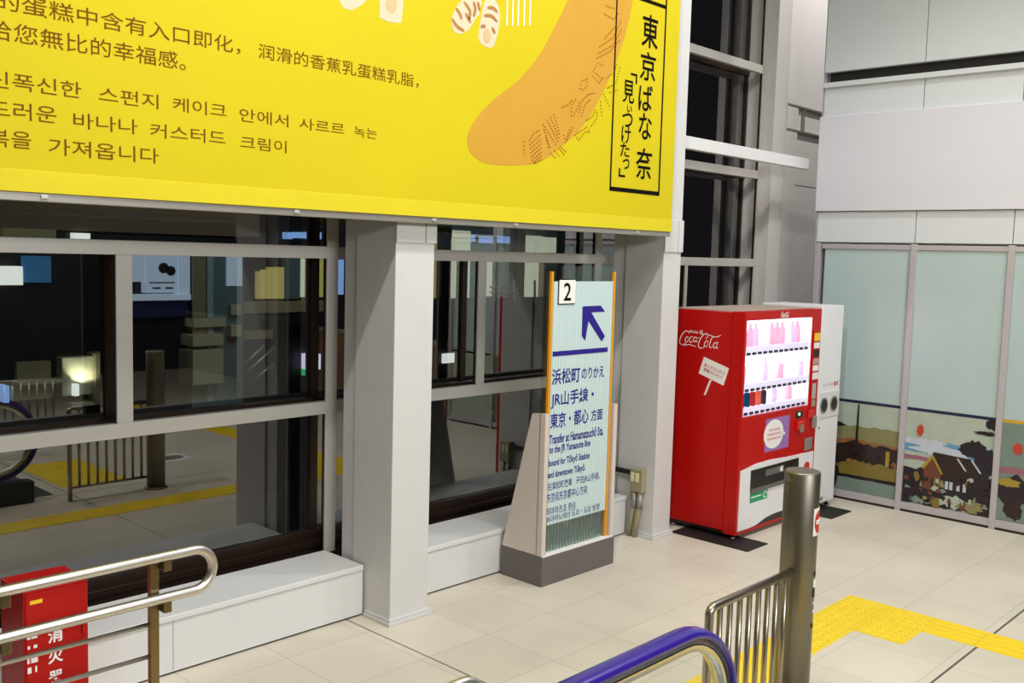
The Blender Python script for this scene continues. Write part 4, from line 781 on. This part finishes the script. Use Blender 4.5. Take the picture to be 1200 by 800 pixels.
for k, lb in (('sg1', 'first small blue lit sign above the transom left of the first pillar'), ('sg2', 'second small blue lit sign above the transom left of the first pillar'), ('sg3', 'wide blue lit sign with dark dot above the transom beside the first pillar')):
    slab(k, 'hanging_sign', 'e_blue', lb, 'sign', 0.08)
wl = empty('lit_wall', ctr('wallb'), 'low beige wall with a bright uplight beyond the left window', 'wall')
slab('wallb', 'wall_face', 'beige', None, None, 0.2, parent=wl); slab('uplit', 'panel', 'stair', None, None, 0.1, parent=wl); slab('uplamp', 'uplight', 'e_white', None, None, 0.06, parent=wl); slab('ypost', 'post', 'conduit', None, None, 0.05, parent=wl)
x0, x1, z0, z1, y = OUT['uplamp']
spot('uplight_lamp', ((x0 + x1) / 2 + 0.05, y - 0.08, z1 + 0.0), ((x0 + x1) / 2 + 0.2, y + 0.12, z1 + 0.4), 12, 0.03, 120, (1, 1, 0.75))
slab('rail1', 'street_rail', 'stair', 'thin pale rail across the view at far left', 'rail', 0.04); slab('rail2', 'street_rail', 'stair', 'short pale rail below the uplight', 'rail', 0.04)
slab('post1', 'street_post', 'e_blue', 'short pale blue lit post at the left edge', 'post', 0.06); slab('post2', 'street_post', 'conduit', 'short olive post beside the pale blue post', 'post', 0.06)
slab('sgv', 'hanging_sign', 'e_lav', 'lavender lit sign low beside the first pillar', 'sign', 0.08); slab('sgg', 'exit_light', 'e_green', 'small green light under the lavender sign', 'light', 0.05); slab('sgw', 'hanging_sign', 'e_white', 'white lit sign in the dark between the pillars', 'sign', 0.08)
slab('skyb', 'shop_sign', 'e_blue', 'narrow blue lit panel between mullion and first pillar', 'sign', 0.08)  # stands in for a glimpse of sky, its light put in as glow
mz = empty('station_mezzanine', ctr('mzpar'), 'lit upper concourse with pale columns and railings beyond the window between pillars', 'building')
slab('mzpar', 'parapet', 'dkb', None, None, 0.15, parent=mz); slab('mzback', 'back_wall', 'teal', None, None, 0.15, parent=mz)
for k in ('mzc1', 'mzc2', 'mzc3', 'mzc4', 'mzc5'): slab(k, 'lit_window', 'e_warm' if k == 'mzc1' else 'e_pale', None, None, 0.1, parent=mz)  # lit columns, the light on them put in as emission
for k in ('mz1', 'mz2', 'mz3', 'mz4', 'mz5'): slab(k, 'light_panel', 'e_pale' if k == 'mz5' else 'e_blue', None, None, 0.06, parent=mz)
for k in ('mzd1', 'mzd2'): slab(k, 'post', 'dkb', None, None, 0.2, parent=mz)
for k in ('mzg', 'mzg2'): slab(k, 'post', 'conduit', None, None, 0.2, parent=mz)
q = D['mzrail']
for i in range(0, len(q), 2): build('railing', MB().tube([(q[i][0], 17.95, q[i][1]), (q[i + 1][0], 17.95, q[i + 1][1])], 0.03, 8), M['whitep'], mz)
# round floor notice seen in the window reflection
fnn = empty('floor_notice', (4.95, 1.0, 0), 'white square floor notice with a grey oval, seen reflected in the window', 'floor sticker')
build('sheet', MB().box(4.72, 5.12, 0.80, 1.15, 0, 0.002), M['whitep'], fnn)
build('oval', MB().disc((4.92, 0.975, 0.002), 0.16, (0, 0, 1), 0.001, 24, 0.11), M['grey'], fnn)
